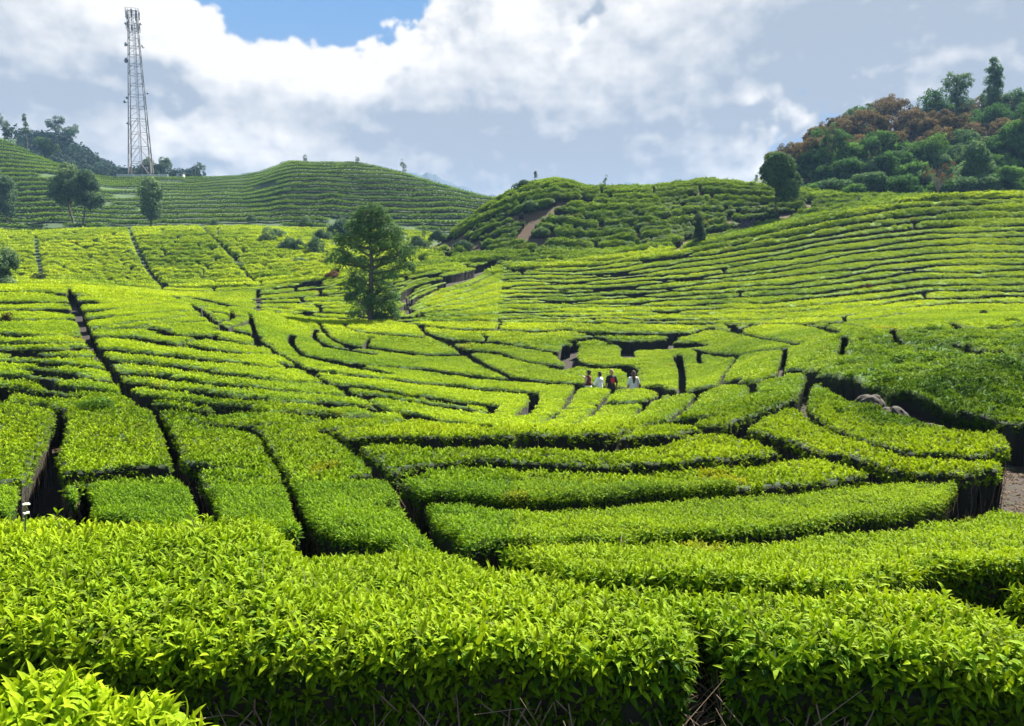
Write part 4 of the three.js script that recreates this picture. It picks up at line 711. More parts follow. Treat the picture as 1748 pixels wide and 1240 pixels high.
{ const [x, z] = foot(567, 474, 80); tree('shrub', 'rust-orange round bush left of the lone tree', undefined, x, z, { category: 'shrub', h: 1.5, r: .04, trunk: .8, lift: .5, spray: .3, lobes: [[0, .8, 0, .75, .6, .7, 70]], c0: [.12, .06, .035], c1: [.2, .1, .05] }); }
// the wood on the ridge at the right
{
  const spots = [];
  for (let row = -1; row < 6; row++) { const D = 146 + row * 9; for (let px = (row < 2 ? 1352 : 1318) + row * 13 + (row % 2) * 14; px < 1830; px += 31 + (row % 3) * 5) { if (row < 1 && px < 1400) continue; spots.push([px + rr(-13, 13), D + rr(-4.5, 4.5), row]); } }
  const order = ['first', 'second', 'third', 'fourth', 'fifth', 'sixth', 'seventh', 'eighth', 'ninth', 'tenth', 'eleventh', 'twelfth', 'thirteenth', 'fourteenth', 'fifteenth', 'sixteenth', 'seventeenth', 'eighteenth'], count = {};
  for (const [px, D, row] of spots) {
    const rust = (row >= 3 && px < 1640 ? rnd() < .85 : row >= 2 ? rnd() < .5 : false), k = D / FOC, hgt = (row < 0 ? rr(18, 46) : row === 0 ? rr(46, 64) : rr(56, 98)) * k * (px < 1420 ? .8 : 1) * (px > 1700 ? 1.12 : 1), w = rr(21, 30) * k, lob = [], [x, z] = P(px, D);
    for (let i = 0; i < 9; i++) { const q = i / 4.5 * 6.28 + rr(0, .8), up = i % 2; lob.push([Math.cos(q) * w * rr(.4, 1.1), hgt * (up ? rr(.7, .86) : rr(.28, .58)), Math.sin(q) * w * .7, w * rr(.3, .75), hgt * rr(.08, .22), w * .55, 30]); }
    lob.push([0, hgt * .88, 0, w * .6, hgt * .12, w * .6, 34]);
    const gr = rnd();
    const c = rust ? { c0: [.08, .068, .035], c1: [.22, .16, .08] } : gr < .35 ? { c0: [.05, .12, .028], c1: [.16, .3, .055] } : gr < .7 ? { c0: [.034, .09, .03], c1: [.1, .21, .055] } : { c0: [.05, .11, .05], c1: [.14, .24, .095] };
    const nr = count[row + '/' + rust] = (count[row + '/' + rust] ?? -1) + 1;
    tree('forest_tree', (rust ? 'rust-brown tree of the right-hand wood' : 'green tree of the right-hand wood') + ', ' + order[row + 1] + ' row from front, ' + order[nr] + ' from left', rust ? 'rust-brown trees of the wood on the right' : 'green trees of the wood on the right', x, z, { h: hgt, lobes: lob, trunk: hgt * .8, r: .2, spray: rr(.62, .85), gaps: -.6, bark: M.paleBark, ...c });
  }
  smallTree('forest_tree', 'tall pale-green tree rising above the wood, left of the two tallest', 1632, 188, 52, 122, { n: 9, crown: .62, sprays: 46, gaps: -.35, thin: .55, fine: true, lean: -6, spray: .75, c0: [.06, .125, .055], c1: [.15, .25, .1] });
  smallTree('forest_tree', 'tallest feathery tree of the wood, near the right edge', 1686, 188, 46, 142, { n: 10, cone: true, crown: .66, sprays: 46, gaps: -.35, thin: .55, fine: true, lean: 5, spray: .75, c0: [.05, .115, .045], c1: [.13, .24, .08] });
  smallTree('forest_tree', 'big green tree filling the right edge above the tea slope', 1752, 150, 84, 158, { n: 9, crown: .95, sprays: 80, gaps: -.5, c0: [.05, .13, .035], c1: [.14, .28, .06] });
  smallTree('forest_tree', 'feathery pale tree in front of the wood, right of the bare tree', 1668, 138, 62, 84, { n: 7, crown: .92, sprays: 70, gaps: -.5, thin: .55, c0: [.075, .15, .07], c1: [.19, .3, .12] });
  const t = smallTree('bare_tree', 'thin bare-branched tree with few brown leaves in front of the wood', 1601, 104, 52, 62, { n: 5, crown: .5, sprays: 9, gaps: -.2, spray: .32, lift: .6, r: .09, bark: M.paleBark, c0: [.12, .07, .035], c1: [.2, .12, .05] });
  const br = []; for (let i = 0; i < 16; i++) { const q = rr(0, 6.28), s = rr(.5, 1.9); br.push(taper([V3(0, rr(.8, 2.2), 0), V3(Math.cos(q) * s * .5, rr(2.2, 3.2), Math.sin(q) * s * .5), V3(Math.cos(q) * s, rr(3.6, 4.9), Math.sin(q) * s)], .05, .012, 4, 4)); }
  part('branch', mergeGeometries(br), M.paleBark, t).userData.kind = 'stuff';
}
// dark wood on the blue hill behind the tower
{
  const G = clumpCrown(40, 1, .5, .34), spots = [];
  for (let i = 0; i < 900; i++) { const px = rr(30, 340), D = rr(305, 400), [x, z] = P(px, D); spots.push([x, groundAt(x, z) + rr(0, 3.2), z, px]); }
  const im = shade(new THREE.InstancedMesh(G, M.crown, spots.length)), m4 = new THREE.Matrix4(), q = new THREE.Quaternion(), e = new THREE.Euler(), c = new THREE.Color();
  spots.forEach(([x, y, z], i) => { const s = rr(1.6, 3.4); m4.compose(V3(x, y, z), q.setFromEuler(e.set(rr(0, 6), rr(0, 6), rr(0, 6))), V3(s, s * .9, s)); im.setMatrixAt(i, m4); const k = rnd(); c.setRGB(lerp(.02, .04, k), lerp(.045, .075, k), lerp(.035, .05, k)); im.setColorAt(i, c); });
  im.name = 'wooded_hill'; im.userData.kind = 'stuff'; im.userData.label = 'dark blue-green wood covering the hill behind the tower'; scene.add(im);
}

// ------------------------------------------------------------------ the lattice tower on the saddle and its walled yard
{
  const D = 284, [x, z] = P(241, D), y = groundAt(x, z), H = 58.8, steel = new THREE.MeshStandardMaterial({ color: rgb(.1, .1, .105), metalness: .3, roughness: .6 }), rust = new THREE.MeshStandardMaterial({ color: rgb(.22, .18, .165), roughness: .8 }), pale = new THREE.MeshStandardMaterial({ color: rgb(.25, .26, .28), roughness: .6 }), grey = new THREE.MeshStandardMaterial({ color: rgb(.07, .09, .12), roughness: .6 });
  const t = thing('lattice_tower', 'tall grey steel lattice telecom tower with antennas on the left saddle', 'tower', x, y, z); t.rotation.y = .32;
  const half = (h) => lerp(3.8, 1.3, Math.pow(h / H, .92)), corner = (h, k) => { const w = half(h); return V3([-w, w, w, -w][k], h, [-w, -w, w, w][k]); };
  const bar = (a, b, r) => taper([a, a.clone().lerp(b, .5), b], r, r, 2, 5);
  for (let k = 0; k < 4; k++) { part('leg', taper([corner(0, k), corner(H * .14, k)], .2, .19, 2, 7), rust, t); part('leg', taper([corner(H * .14, k), corner(H * .5, k), corner(H, k)], .19, .11, 10, 7), steel, t); }
  let h = 0; for (let i = 0; h < H - 1; i++) {
    const n = Math.min(H, h + Math.max(2.6, half(h) * 1.55)), gs = [];
    for (let k = 0; k < 4; k++) {
      const a = corner(h, k), b = corner(h, (k + 1) % 4), c = corner(n, k), d = corner(n, (k + 1) % 4), m = c.clone().lerp(d, .5);
      gs.push(bar(c, d, .07));
      if (i < 4) { gs.push(bar(a, m, .075), bar(b, m, .075), bar(a.clone().lerp(c, .5), a.clone().lerp(m, .5), .05), bar(b.clone().lerp(d, .5), b.clone().lerp(m, .5), .05)); } else gs.push(i % 2 ? bar(a, d, .055) : bar(b, c, .055));
    }
    gs.push(bar(corner(n, 0), corner(n, 2), .04));
    part('brace', mergeGeometries(gs), i < 3 ? rust : steel, t); h = n;
  }
  const lad = []; for (const s of [-.22, .22]) lad.push(bar(V3(s, 0, .3), V3(s, H, .3), .05)); for (let q = 1; q < H; q += .9) lad.push(bar(V3(-.22, q, .3), V3(.22, q, .3), .03)); lad.push(bar(V3(.5, 0, -.2), V3(.5, H - 4, -.2), .12)); part('ladder', mergeGeometries(lad), steel, t);
  const pl = []; for (const hh of [H - 6.4, H - .4]) { const w = 2.1; for (let k = 0; k < 4; k++) { const c = [[-w, -w], [w, -w], [w, w], [-w, w]], a = c[k], b = c[(k + 1) % 4]; pl.push(bar(V3(a[0], hh, a[1]), V3(b[0], hh, b[1]), .07), bar(V3(a[0], hh + 1, a[1]), V3(b[0], hh + 1, b[1]), .05), bar(V3(a[0], hh, a[1]), V3(a[0], hh + 1, a[1]), .05)); } } part('platform', mergeGeometries(pl), steel, t);
  for (let k = 0; k < 9; k++) { const q = k / 9 * 6.283 + .2, r = 2.25; const g = new THREE.BoxGeometry(.55, k % 3 ? 2.6 : 1.9, .2); g.rotateY(-q + Math.PI / 2); g.translate(Math.cos(q) * r, H - (k % 3 ? 1.2 : 5.0), Math.sin(q) * r); part('panel_antenna', g, grey, t); const m = bar(V3(Math.cos(q) * r * .9, H - 6.6, Math.sin(q) * r * .9), V3(Math.cos(q) * r * .9, H + .8, Math.sin(q) * r * .9), .05); part('mount', m, steel, t); }
  for (const [hh, k, r, s] of [[47.5, 0, .72, -1], [47.3, 1, .66, 1], [42, 0, .95, -1], [31, 1, .3, 1], [29, 0, .4, -1], [26.5, 3, .45, -1], [20, 0, .3, -1], [55, 1, .4, 1], [54.6, 0, .4, -1]]) { const c = corner(hh, k), g = new THREE.LatheGeometry([new THREE.Vector2(0, 0), new THREE.Vector2(r * .7, .05), new THREE.Vector2(r, .22), new THREE.Vector2(r, .62), new THREE.Vector2(r * .96, .66), new THREE.Vector2(0, .68)], 16); g.rotateX(Math.PI / 2 * .9); g.rotateY(s * .9); const d = part('dish', g, hh < 45 ? grey : pale, t); d.position.set(c.x + s * .75, hh, c.z + .3); part('bracket', bar(V3(-s * .9, 0, -.2), V3(0, 0, .1), .06), steel, d); }
  // the yard
  const con = new THREE.MeshStandardMaterial({ color: rgb(.42, .41, .39), roughness: .95 });
  const w = thing('concrete_wall', 'pale concrete retaining wall round the foot of the lattice tower', 'wall', x + 3, y - 1.6, z + 5.5);
  const pan = (cx, cz, len, rot) => { for (let i = 0; i < Math.round(len / 3.1); i++) { const g = new THREE.BoxGeometry(3.0, 2.7 + rr(-.1, .1), .3); g.translate(-len / 2 + 1.55 + i * 3.1, 1.3, 0); g.rotateY(rot); g.translate(cx, 0, cz); part('panel', g, con, w); } };
  pan(0, 0, 18.6, 0); pan(-9.2, -5, 9.3, Math.PI / 2); pan(11.2, -3.2, 6.2, -1.05);
  const sh = thing('equipment_shed', 'small dark shed at the right end of the tower wall', 'shed', x + 16.2, groundAt(x + 16.2, z + 4), z + 4); part('wall', new THREE.BoxGeometry(2.4, 2, 2), con, sh).position.y = 1; const rg = new THREE.BoxGeometry(2.9, .16, 2.6); rg.rotateZ(.08); part('roof', rg, grey, sh).position.y = 2.1; part('door', new THREE.BoxGeometry(.8, 1.6, .06), grey, sh).position.set(.3, .85, 1.03);
  const [ux, uz] = P(334, 262), u = thing('utility_pole', 'thin dark utility pole on the slope right of the tower', 'pole', ux, groundAt(ux, uz), uz); part('pole', taper([V3(0, -.5, 0), V3(0, 3, 0), V3(0, 6.4, 0)], .12, .09, 3, 7), M.bark, u); part('crossarm', bar(V3(-.7, 5.9, 0), V3(.7, 5.9, 0), .06), M.bark, u);
}
// ------------------------------------------------------------------ people on the path
function fieldMesh(bones, cell, k, pad = .05) {                       // smooth union of tapered capsules [ax,ay,az,ra, bx,by,bz,rb]
  const lo = V3(1e9, 1e9, 1e9), hi = V3(-1e9, -1e9, -1e9);
  for (const b of bones) for (const o of [0, 4]) { const r = b[o + 3] + pad; lo.min(V3(b[o] - r, b[o + 1] - r, b[o + 2] - r)); hi.max(V3(b[o] + r, b[o + 1] + r, b[o + 2] + r)); }
  const c = lo.clone().add(hi).multiplyScalar(.5), S = Math.max(hi.x - lo.x, hi.y - lo.y, hi.z - lo.z) / 2, n = clamp(Math.ceil(2 * S / cell), 20, 110), mc = new MarchingCubes(n, M.core, false, false, 90000), hs = n / 2;
  mc.isolation = 0;
  for (let zi = 0; zi < n; zi++) for (let yi = 0; yi < n; yi++) for (let xi = 0; xi < n; xi++) {
    const x = c.x + (xi - hs) / hs * S, y = c.y + (yi - hs) / hs * S, z = c.z + (zi - hs) / hs * S; let d = 1e3;
    for (const b of bones) { const vx = b[4] - b[0], vy = b[5] - b[1], vz = b[6] - b[2], t = clamp(((x - b[0]) * vx + (y - b[1]) * vy + (z - b[2]) * vz) / (vx * vx + vy * vy + vz * vz || 1e-9), 0, 1), e = Math.hypot(x - b[0] - vx * t, y - b[1] - vy * t, z - b[2] - vz * t) - lerp(b[3], b[7], t); const h = clamp(.5 + .5 * (d - e) / k, 0, 1); d = d > 1e2 ? e : lerp(d, e, h) - k * h * (1 - h); }
    mc.field[zi * n * n + yi * n + xi] = -d;
  }
  mc.update();
  const g = new THREE.BufferGeometry(), p = mc.positionArray.slice(0, mc.count * 3); for (let i = 0; i < p.length; i += 3) { p[i] = c.x + p[i] * S; p[i + 1] = c.y + p[i + 1] * S; p[i + 2] = c.z + p[i + 2] * S; }
  g.setAttribute('position', new THREE.BufferAttribute(p, 3)); g.setAttribute('normal', new THREE.BufferAttribute(mc.normalArray.slice(0, mc.count * 3), 3)); return g;
}
const cloth = (r, g, b) => new THREE.MeshStandardMaterial({ color: rgb(r, g, b), roughness: .9, side: THREE.DoubleSide });
const skinM = new THREE.MeshStandardMaterial({ color: rgb(.42, .25, .17), roughness: .6 }), eyeM = new THREE.MeshStandardMaterial({ color: rgb(.03, .02, .015), roughness: .3 }), hairDark = cloth(.025, .018, .014), hairBrown = cloth(.1, .055, .03), hairFair = cloth(.36, .24, .12);
function person(label, px, py, D0, turn, o) {
  const p = at(px, py, D0), s = o.h / 1.7, t = thing('person', label, 'person', p.x, groundAt(p.x, p.z), p.z, undefined); t.rotation.y = turn; t.scale.setScalar(s);
  // the figure looks along +z before it is turned; x is its left
  const A = (side, sx, el, wr) => ({ sh: V3(side * sx, 1.40, 0), el: V3(...el), wr: V3(...wr) });
  const arms = [A(1, o.shoulder ?? .175, o.left[0], o.left[1]), A(-1, o.shoulder ?? .175, o.right[0], o.right[1])];
  const body = [[0, .95, 0, .135, 0, 1.12, .01, .115], [0, 1.12, .01, .115, 0, 1.34, 0, .125], [-.1, 1.37, 0, .075, .1, 1.37, 0, .075], [0, 1.40, -.01, .058, 0, 1.54, .01, .05], [-.08, .93, -.02, .1, .08, .93, -.02, .1]];
  const torso = body.length;
  for (const a of arms) body.push([a.sh.x * .92, 1.38, 0, .062, a.el.x, a.el.y, a.el.z, .042], [a.el.x, a.el.y, a.el.z, .042, a.wr.x, a.wr.y, a.wr.z, .027]);
  const legs = [[.09, .9, 0, .085, .1, .48, .02 + (o.step ?? .03), .055], [.1, .48, .02 + (o.step ?? .03), .056, .105, .08, -.02 + (o.step ?? .03), .036], [-.09, .9, 0, .085, -.1, .48, .01 - (o.step ?? .03), .055], [-.1, .48, .01 - (o.step ?? .03), .056, -.105, .08, -.03 - (o.step ?? .03), .036]];
  const feet = [[.105, .06, -.05 + (o.step ?? .03), .035, .12, .035, .14 + (o.step ?? .03), .03], [-.105, .06, -.06 - (o.step ?? .03), .035, -.12, .035, .13 - (o.step ?? .03), .03]];
  const tilt = o.tilt ?? 0, hx = Math.sin(tilt) * .1;
  const head = [[hx, 1.635, .0, .088, hx, 1.60, .02, .078], [hx, 1.56, .03, .055, hx, 1.545, .055, .038], [hx, 1.615, .095, .012, hx, 1.585, .112, .016], [hx + .087, 1.61, 0, .018, hx + .088, 1.585, .005, .014], [hx - .087, 1.61, 0, .018, hx - .088, 1.585, .005, .014], [hx - .02, 1.545, .088, .01, hx + .02, 1.545, .088, .01], [hx, 1.52, .01, .05, hx, 1.48, 0, .05]];
  const hands = arms.map((a, i) => {
    const dir = a.wr.clone().sub(a.el).normalize(), s0 = i ? -1 : 1, side = V3(0, 0, 1).cross(dir); if (side.length() < .2) side.set(1, 0, 0); side.normalize(); const nrm = dir.clone().cross(side).normalize(), w = a.wr, at2 = (f, sd, nn) => w.clone().addScaledVector(dir, f).addScaledVector(side, sd).addScaledVector(nrm, nn), cap = (u, r1, v, r2) => [u.x, u.y, u.z, r1, v.x, v.y, v.z, r2], b = [cap(at2(-.02, 0, 0), .025, at2(.02, 0, 0), .024)];
    for (let f = 0; f < 4; f++) { const q = (f - 1.5) * .021, L = [.066, .078, .072, .056][f], r = .0088; b.push(cap(at2(.01, q * .7, 0), .016, at2(.075, q, 0), .0125)); b.push(cap(at2(.078, q, 0), r, at2(.078 + L * .5, q * 1.08, .008), r)); b.push(cap(at2(.078 + L * .5, q * 1.08, .008), r, at2(.078 + L * .92, q * 1.1, .026), r * .85)); }
    b.push(cap(at2(.02, -.025 * s0, .004), .014, at2(.055, -.05 * s0, .014), .0105), cap(at2(.055, -.05 * s0, .014), .0105, at2(.09, -.054 * s0, .028), .009)); return fieldMesh(b, .005, .006, .02);
  });
  const skin = mergeGeometries([fieldMesh([...body, ...legs, ...feet], .016, .03), fieldMesh(head, .006, .02, .02), ...hands]); part('body', skin, o.skin ?? skinM, t);
  for (const e of [-1, 1]) { const g = new THREE.SphereGeometry(.011, 8, 6); g.translate(hx + e * .032, 1.622, .084); part('eye', g, eyeM, t); }
  const fat = (b, d) => b.map((q) => [q[0], q[1], q[2], q[3] + d, q[4], q[5], q[6], q[7] + d]);
  const sleeve = (a, f) => { const e = a.sh.clone().lerp(a.el, Math.min(1, f * 2)); const out = [[a.sh.x * .92, 1.38, 0, .078, e.x, e.y, e.z, .066]]; if (f > .5) { const w = a.el.clone().lerp(a.wr, (f - .5) * 2); out.push([a.el.x, a.el.y, a.el.z, .062, w.x, w.y, w.z, .05]); } return out; };
  part('top', fieldMesh([...fat([[0, o.hem, 0, .145 + (o.loose ?? 0), 0, 1.12, .01, .125 + (o.loose ?? 0) * .6], body[1], body[2]], .022), ...(o.sleeve ? arms.flatMap((a) => sleeve(a, o.sleeve)) : [])], .013, .03), o.top, t);
  if (o.skirt) part('skirt', fieldMesh([[0, 1.02, 0, .13, 0, .9, 0, .17], [-.06, .88, 0, .15, -.09, .55, 0, .17], [.06, .88, 0, .15, .09, .55, 0, .17]], .015, .05), o.bottom, t);
  else part('trousers', fieldMesh([...fat(legs, .02), [-.08, .93, -.02, .118, .08, .93, -.02, .118]], .015, .03), o.bottom, t);
  for (const f of feet) part('shoe', fieldMesh([[f[0], .065, f[2], .048, f[4], .042, f[6], .042]], .008, .01, .02), o.shoes ?? cloth(.12, .11, .1), t);
  const hb = [[hx, 1.665, -.02, .088, hx, 1.63, -.035, .09], [hx, 1.60, -.06, .06, hx, 1.55, -.06, .05]]; if (o.hair === 'long') hb.push([hx, 1.58, -.07, .075, hx, 1.42, -.12, .08], [hx, 1.42, -.12, .08, hx + .01, 1.22, -.13, .045]); if (o.hair === 'bun') hb.push([hx, 1.66, -.12, .045, hx, 1.67, -.125, .04]);
  part('hair', fieldMesh(hb, .008, .02, .02), o.hairM, t);
  return { t, arms };
}
{
  const down = (s) => [[s * .24, 1.13, -.03], [s * .25, .88, .03]];
  const a = person('person in maroon sleeveless top and white skirt, elbow out, leftmost of the four', 1004, 661, 30, Math.PI + .9, { h: 1.68, left: [[.33, 1.17, -.06], [.17, 1.06, .1]], right: [[-.25, 1.16, .12], [-.17, 1.34, .3]], hem: 1.1, top: cloth(.11, .02, .025), bottom: cloth(.75, .74, .72), skirt: true, hair: 'bun', hairM: hairDark });
  const b = person('person in white shirt and dark trousers, second from the left, hands held in front', 1023, 662, 30, Math.PI + .7, { h: 1.62, left: [[.27, 1.14, .04], [.13, 1.12, .27]], right: [[-.27, 1.14, .04], [-.12, 1.16, .28]], hem: .9, top: cloth(.78, .79, .82), bottom: cloth(.02, .025, .045), sleeve: .5, loose: .02, hair: 'short', hairM: hairDark });
  const c = person('person in black shirt with red print on the back, third from the left', 1043.5, 662, 30, Math.PI + .25, { h: 1.72, left: down(1), right: [[-.26, 1.12, -.02], [-.27, .88, .06]], hem: .88, top: cloth(.014, .013, .015), bottom: cloth(.018, .016, .02), sleeve: .42, loose: .015, hair: 'short', hairM: hairFair });
  const print = new THREE.Shape(); print.moveTo(-.1, .08); print.bezierCurveTo(-.11, .17, .1, .17, .1, .07); print.bezierCurveTo(.1, -.02, .05, -.12, .0, -.15); print.bezierCurveTo(-.06, -.1, -.11, 0, -.1, .08); const pg = new THREE.ShapeGeometry(print, 8); { const q = pg.attributes.position; for (let i = 0; i < q.count; i++) q.setZ(i, -1.8 * q.getX(i) * q.getX(i)); } pg.rotateY(Math.PI); part('print', pg, cloth(.5, .025, .03), c.t).position.set(0, 1.24, -.176);
  const d = person('person with long brown hair in loose cream shirt, rightmost of the four', 1081, 663, 30, Math.PI + .1, { h: 1.66, left: down(1), right: [[-.25, 1.14, -.02], [-.27, .9, .08]], hem: .82, top: cloth(.74, .71, .62), bottom: cloth(.6, .58, .52), sleeve: .48, loose: .045, hair: 'long', hairM: hairBrown });
  const bag = thing('shoulder_bag', 'small dark bag hanging at the right side of the person in cream', 'bag', 0, 0, 0); bag.position.copy(d.t.localToWorld(V3(-.29, .98, -.06))); bag.rotation.y = d.t.rotation.y; bag.scale.setScalar(.97);
  part('pouch', fieldMesh([[0, 0, -.07, .055, 0, .0, .07, .055], [0, .1, -.06, .04, 0, .1, .06, .04]], .01, .04, .02), cloth(.02, .018, .016), bag); part('strap', taper([V3(0, .12, -.05), V3(.09, .38, -.04), V3(.13, .45, 0), V3(.09, .36, .1), V3(0, .12, .05)], .012, .012, 16, 5), cloth(.02, .018, .016), bag);
}
// ------------------------------------------------------------------ boulders and weeds on the cut bank at the right
function boulderGeo(rx, ry, rz, k) { const g = new THREE.IcosahedronGeometry(1, 5), p = g.attributes.position, c = []; for (let i = 0; i < p.count; i++) { const v = V3(p.getX(i), p.getY(i), p.getZ(i)), n = 1 + .2 * fbm(v.x * 1.4 + k, v.y * 1.4 + v.z * 1.7, 4) + .16 * Math.abs(noise2(v.z * 1.9 + k * 3, v.x * 1.3 - v.y * 1.6)) + .03 * noise2(v.x * 9 + v.z * 5, v.y * 9 + k); p.setXYZ(i, v.x * rx * n, v.y * ry * n, v.z * rz * n); const m = clamp(.5 + fbm(v.x * 3 + k * 7, v.y * 3 + v.z * 2, 4), 0, 1); c.push(...mixc([.015, .012, .009], [.05, .04, .03], m)); } g.setAttribute('color', new THREE.Float32BufferAttribute(c, 3)); g.computeVertexNormals(); return g; }
const rockM = new THREE.MeshStandardMaterial({ vertexColors: true, roughness: .95 });
[[1487, 683, .36, .34, .3, 'smooth grey boulder at the left end of the earth bank under the tea'], [1527, 690, .42, .27, .32, 'rough brown boulder beside the grey one on the earth bank'], [1552, 703, .3, .26, .28, 'low dark boulder in the middle of the earth bank'], [1592, 702, .4, .28, .32, 'tan boulder with a pale lower edge, right of the middle of the bank'], [1622, 716, .26, .17, .24, 'smallest flat stone at the right end of the boulders on the bank']].forEach(([px, py, rx, ry, rz, l], i) => { const p = at(px, py, 14), t = thing('boulder', l, 'boulder', p.x, groundAt(p.x, p.z) + ry * .35, p.z); const m = part('stone', boulderGeo(rx, ry * 1.25, rz, i * 3.7 + 1), rockM, t); m.rotation.y = i * 1.3; if (i === 3) part('moss', boulderGeo(rx * .62, ry * .5, rz * .6, 9), new THREE.MeshStandardMaterial({ color: rgb(.09, .085, .025), roughness: 1 }), t).position.set(-.08, ry * .5, .1); });
function tuft(name, label, cat, x, y, z, n, L, c0, c1, W = .014) { const t = thing(name, label, cat, x, y, z), T = new Tris(); for (let i = 0; i < n; i++) { const c = mixc(c0, c1, rnd()); leaf(T, V3(rr(-.12, .12), 0, rr(-.12, .12)), rr(0, 6.28), rr(.8, 1.5), L * rr(.6, 1.2), W * rr(.7, 1.3), 5, rr(.4, 1.6), c, c, .2); } part('blades', T.geo(), M.leaf, t); return t; }
[[1655, 728, 'tall grass tuft at the right end of the earth bank'], [1690, 735, 'grass tuft hanging over the dark corner of the bank'], [1630, 735, 'low grass tuft below the small flat stone'], [1672, 742, 'reddish dry grass tuft at the foot of the bank'], [1512, 672, 'small green weed between the grey boulder and the hedge']].forEach(([px, py, l], i) => { const p = at(px, py, 14); tuft('grass_tuft', l, 'grass', p.x, groundAt(p.x, p.z), p.z, 60, .45, i === 3 ? [.16, .08, .04] : [.05, .09, .02], i === 3 ? [.22, .13, .06] : [.12, .17, .04]); });
// flowers, sprigs and grass blades that stand out of the foreground bed
[[44, 862, 'upper white wildflower head at the left edge above the nearest bed'], [45, 877, 'lower white wildflower head at the left edge above the nearest bed']].forEach(([px, py, l], i) => { const p = at(px, 905, 1.5), a = latOf(px, py), D = -p.z - .1, y = EYE + D * elevOf(py), t = thing('wildflower', l, 'flower', a * D, p.y - .2, -D), H = y - p.y + .2; part('stem', taper([V3(.03, 0, 0), V3(-.01, H * .5, .01), V3(0, H, 0)], .004, .0025, 5, 5), new THREE.MeshStandardMaterial({ color: rgb(.06, .12, .03), roughness: .8 }), t); const gs = []; for (let k = 0; k < 46; k++) { const r = .017 * Math.sqrt(rnd()), q = rr(0, 6.28), g = new THREE.IcosahedronGeometry(rr(.0022, .0036), 0); g.translate(r * Math.cos(q), H + .004 - r * r * 5 + rr(-.003, .003), r * Math.sin(q)); gs.push(g); } part('flower_head', mergeGeometries(gs), new THREE.MeshStandardMaterial({ color: rgb(.75, .74, .66), roughness: .8 }), t); });
[[98, 882, 905, 'tall single tea sprig sticking up at the left, before the dark path'], [345, 898, 918, 'arching tea sprig above the nearest bed beside the small square hedge'], [330, 884, 916, 'thin upright tea sprig left of the arching one'], [700, 932, 958, 'tea sprig above the bed where the long diagonal path ends'], [1497, 996, 1012, 'tea sprig before the dark path at the right'], [1610, 1018, 1026, 'tea sprig at the right end of the upper foreground bed']].forEach(([px, py, b, l]) => { const p = at(px, b, 1.5), D = -p.z, H = D * (elevOf(py) - elevOf(b)) + .12, t = thing('tea_sprig', l, 'plant', p.x, p.y - .1, p.z); part('stem', taper([V3(0, 0, 0), V3(.02, H * .5, 0), V3(-.01, H, .01)], .004, .002, 5, 5), M.twig, t); const T = new Tris(); let az = rr(0, 6); for (let k = 0; k < 9; k++) { const u = k / 8; leaf(T, V3(0, H * (.25 + .75 * u), 0), az, lerp(.2, 1.2, u), lerp(.085, .05, u), lerp(.028, .016, u), 5, rr(.6, 1.4), MID, YOUNG); az += 2.4; } part('leaves', T.geo(), M.leaf, t); });
[[118, 1085, 'long pale grass blades leaning in the left foreground bed'], [800, 1070, 'thin grass blades in the middle of the foreground bed'], [470, 985, 'short dry grass stalks in the foreground bed'], [1075, 935, 'dry brown grass at the edge of the bed below the long rows'] ].forEach(([px, py, l], i) => { const p = at(px, py, 1.5); tuft('grass_tuft', l, 'grass', p.x, p.y - .12, p.z, i === 0 ? 9 : 7, .26, [.2, .22, .1], [.32, .3, .16], .007); });
// dark stumps and weedy bushes among the rows
[[68, 480, 26, 18, 'dark weedy clump on the left rise at the foot of the far path'], [8, 486, 24, 16, 'dark brush pile on the left rise at the edge of the picture'], [720, 542, 18, 14, 'dark dead bush right of the lone tree foot'], [938, 494, 12, 8, 'left one of the small dark bushes on the bright slope'], [965, 497, 16, 8, 'right one of the small dark bushes on the bright slope'], [1479, 492, 18, 12, 'dark reddish bush on the right slope'], [1173, 470, 8, 9, 'tiny dark bush on the right slope'], [12, 548, 14, 16, 'reddish plant on the left field near the edge'], [1678, 538, 12, 10, 'dark little bush on the bright flat at the right'], [165, 700, 44, 26, 'taller weedy tuft standing out of the left bed'], [1040, 590, 8, 6, 'pale weed in the earth hollow behind the people']].forEach(([px, py, w, h, l], i) => { const p = at(px, py, 10), D = -p.z, k = D / FOC, far = D > 50; tree('bush', l, undefined, p.x, p.z, { category: 'bush', h: h * k + .6, r: .03, trunk: (h * k + .6) * .7, lift: far ? .35 : .5, spray: clamp(w * k * .2, .12, .5), fine: true, thin: 1, lobes: [[-.2 * w * k, .5 + .3 * h * k, 0, .36 * w * k, .5 * h * k, .3 * w * k, 16], [.2 * w * k, .5 + .35 * h * k, 0, .36 * w * k, .5 * h * k, .3 * w * k, 16]], ...(i === 9 ? { c0: [.06, .14, .02], c1: [.14, .26, .03] } : i === 5 || i === 7 ? { c0: [.05, .035, .018], c1: [.1, .065, .028] } : { c0: [.025, .035, .015], c1: [.05, .07, .025] }) }); });
{ const [x, z] = foot(1276, 384, 88), t = thing('tree_stump', 'dark uprooted stump and root mass beside the dirt cut on the right hill', 'stump', x, groundAt(x, z) + .5, z), gs = []; for (let i = 0; i < 16; i++) { const q = rr(0, 6.28); gs.push(taper([V3(0, .2, 0), V3(Math.cos(q) * .7, rr(.2, 1.3), Math.sin(q) * .5), V3(Math.cos(q) * rr(1, 1.7), rr(-.5, 1.9), Math.sin(q))], .3, .05, 5, 6)); } part('roots', mergeGeometries(gs), new THREE.MeshStandardMaterial({ color: rgb(.045, .035, .03), roughness: 1 }), t); const st = boulderGeo(1.1, 1, .9, 4); part('stump', st, new THREE.MeshStandardMaterial({ color: rgb(.05, .04, .033), roughness: 1 }), t); }

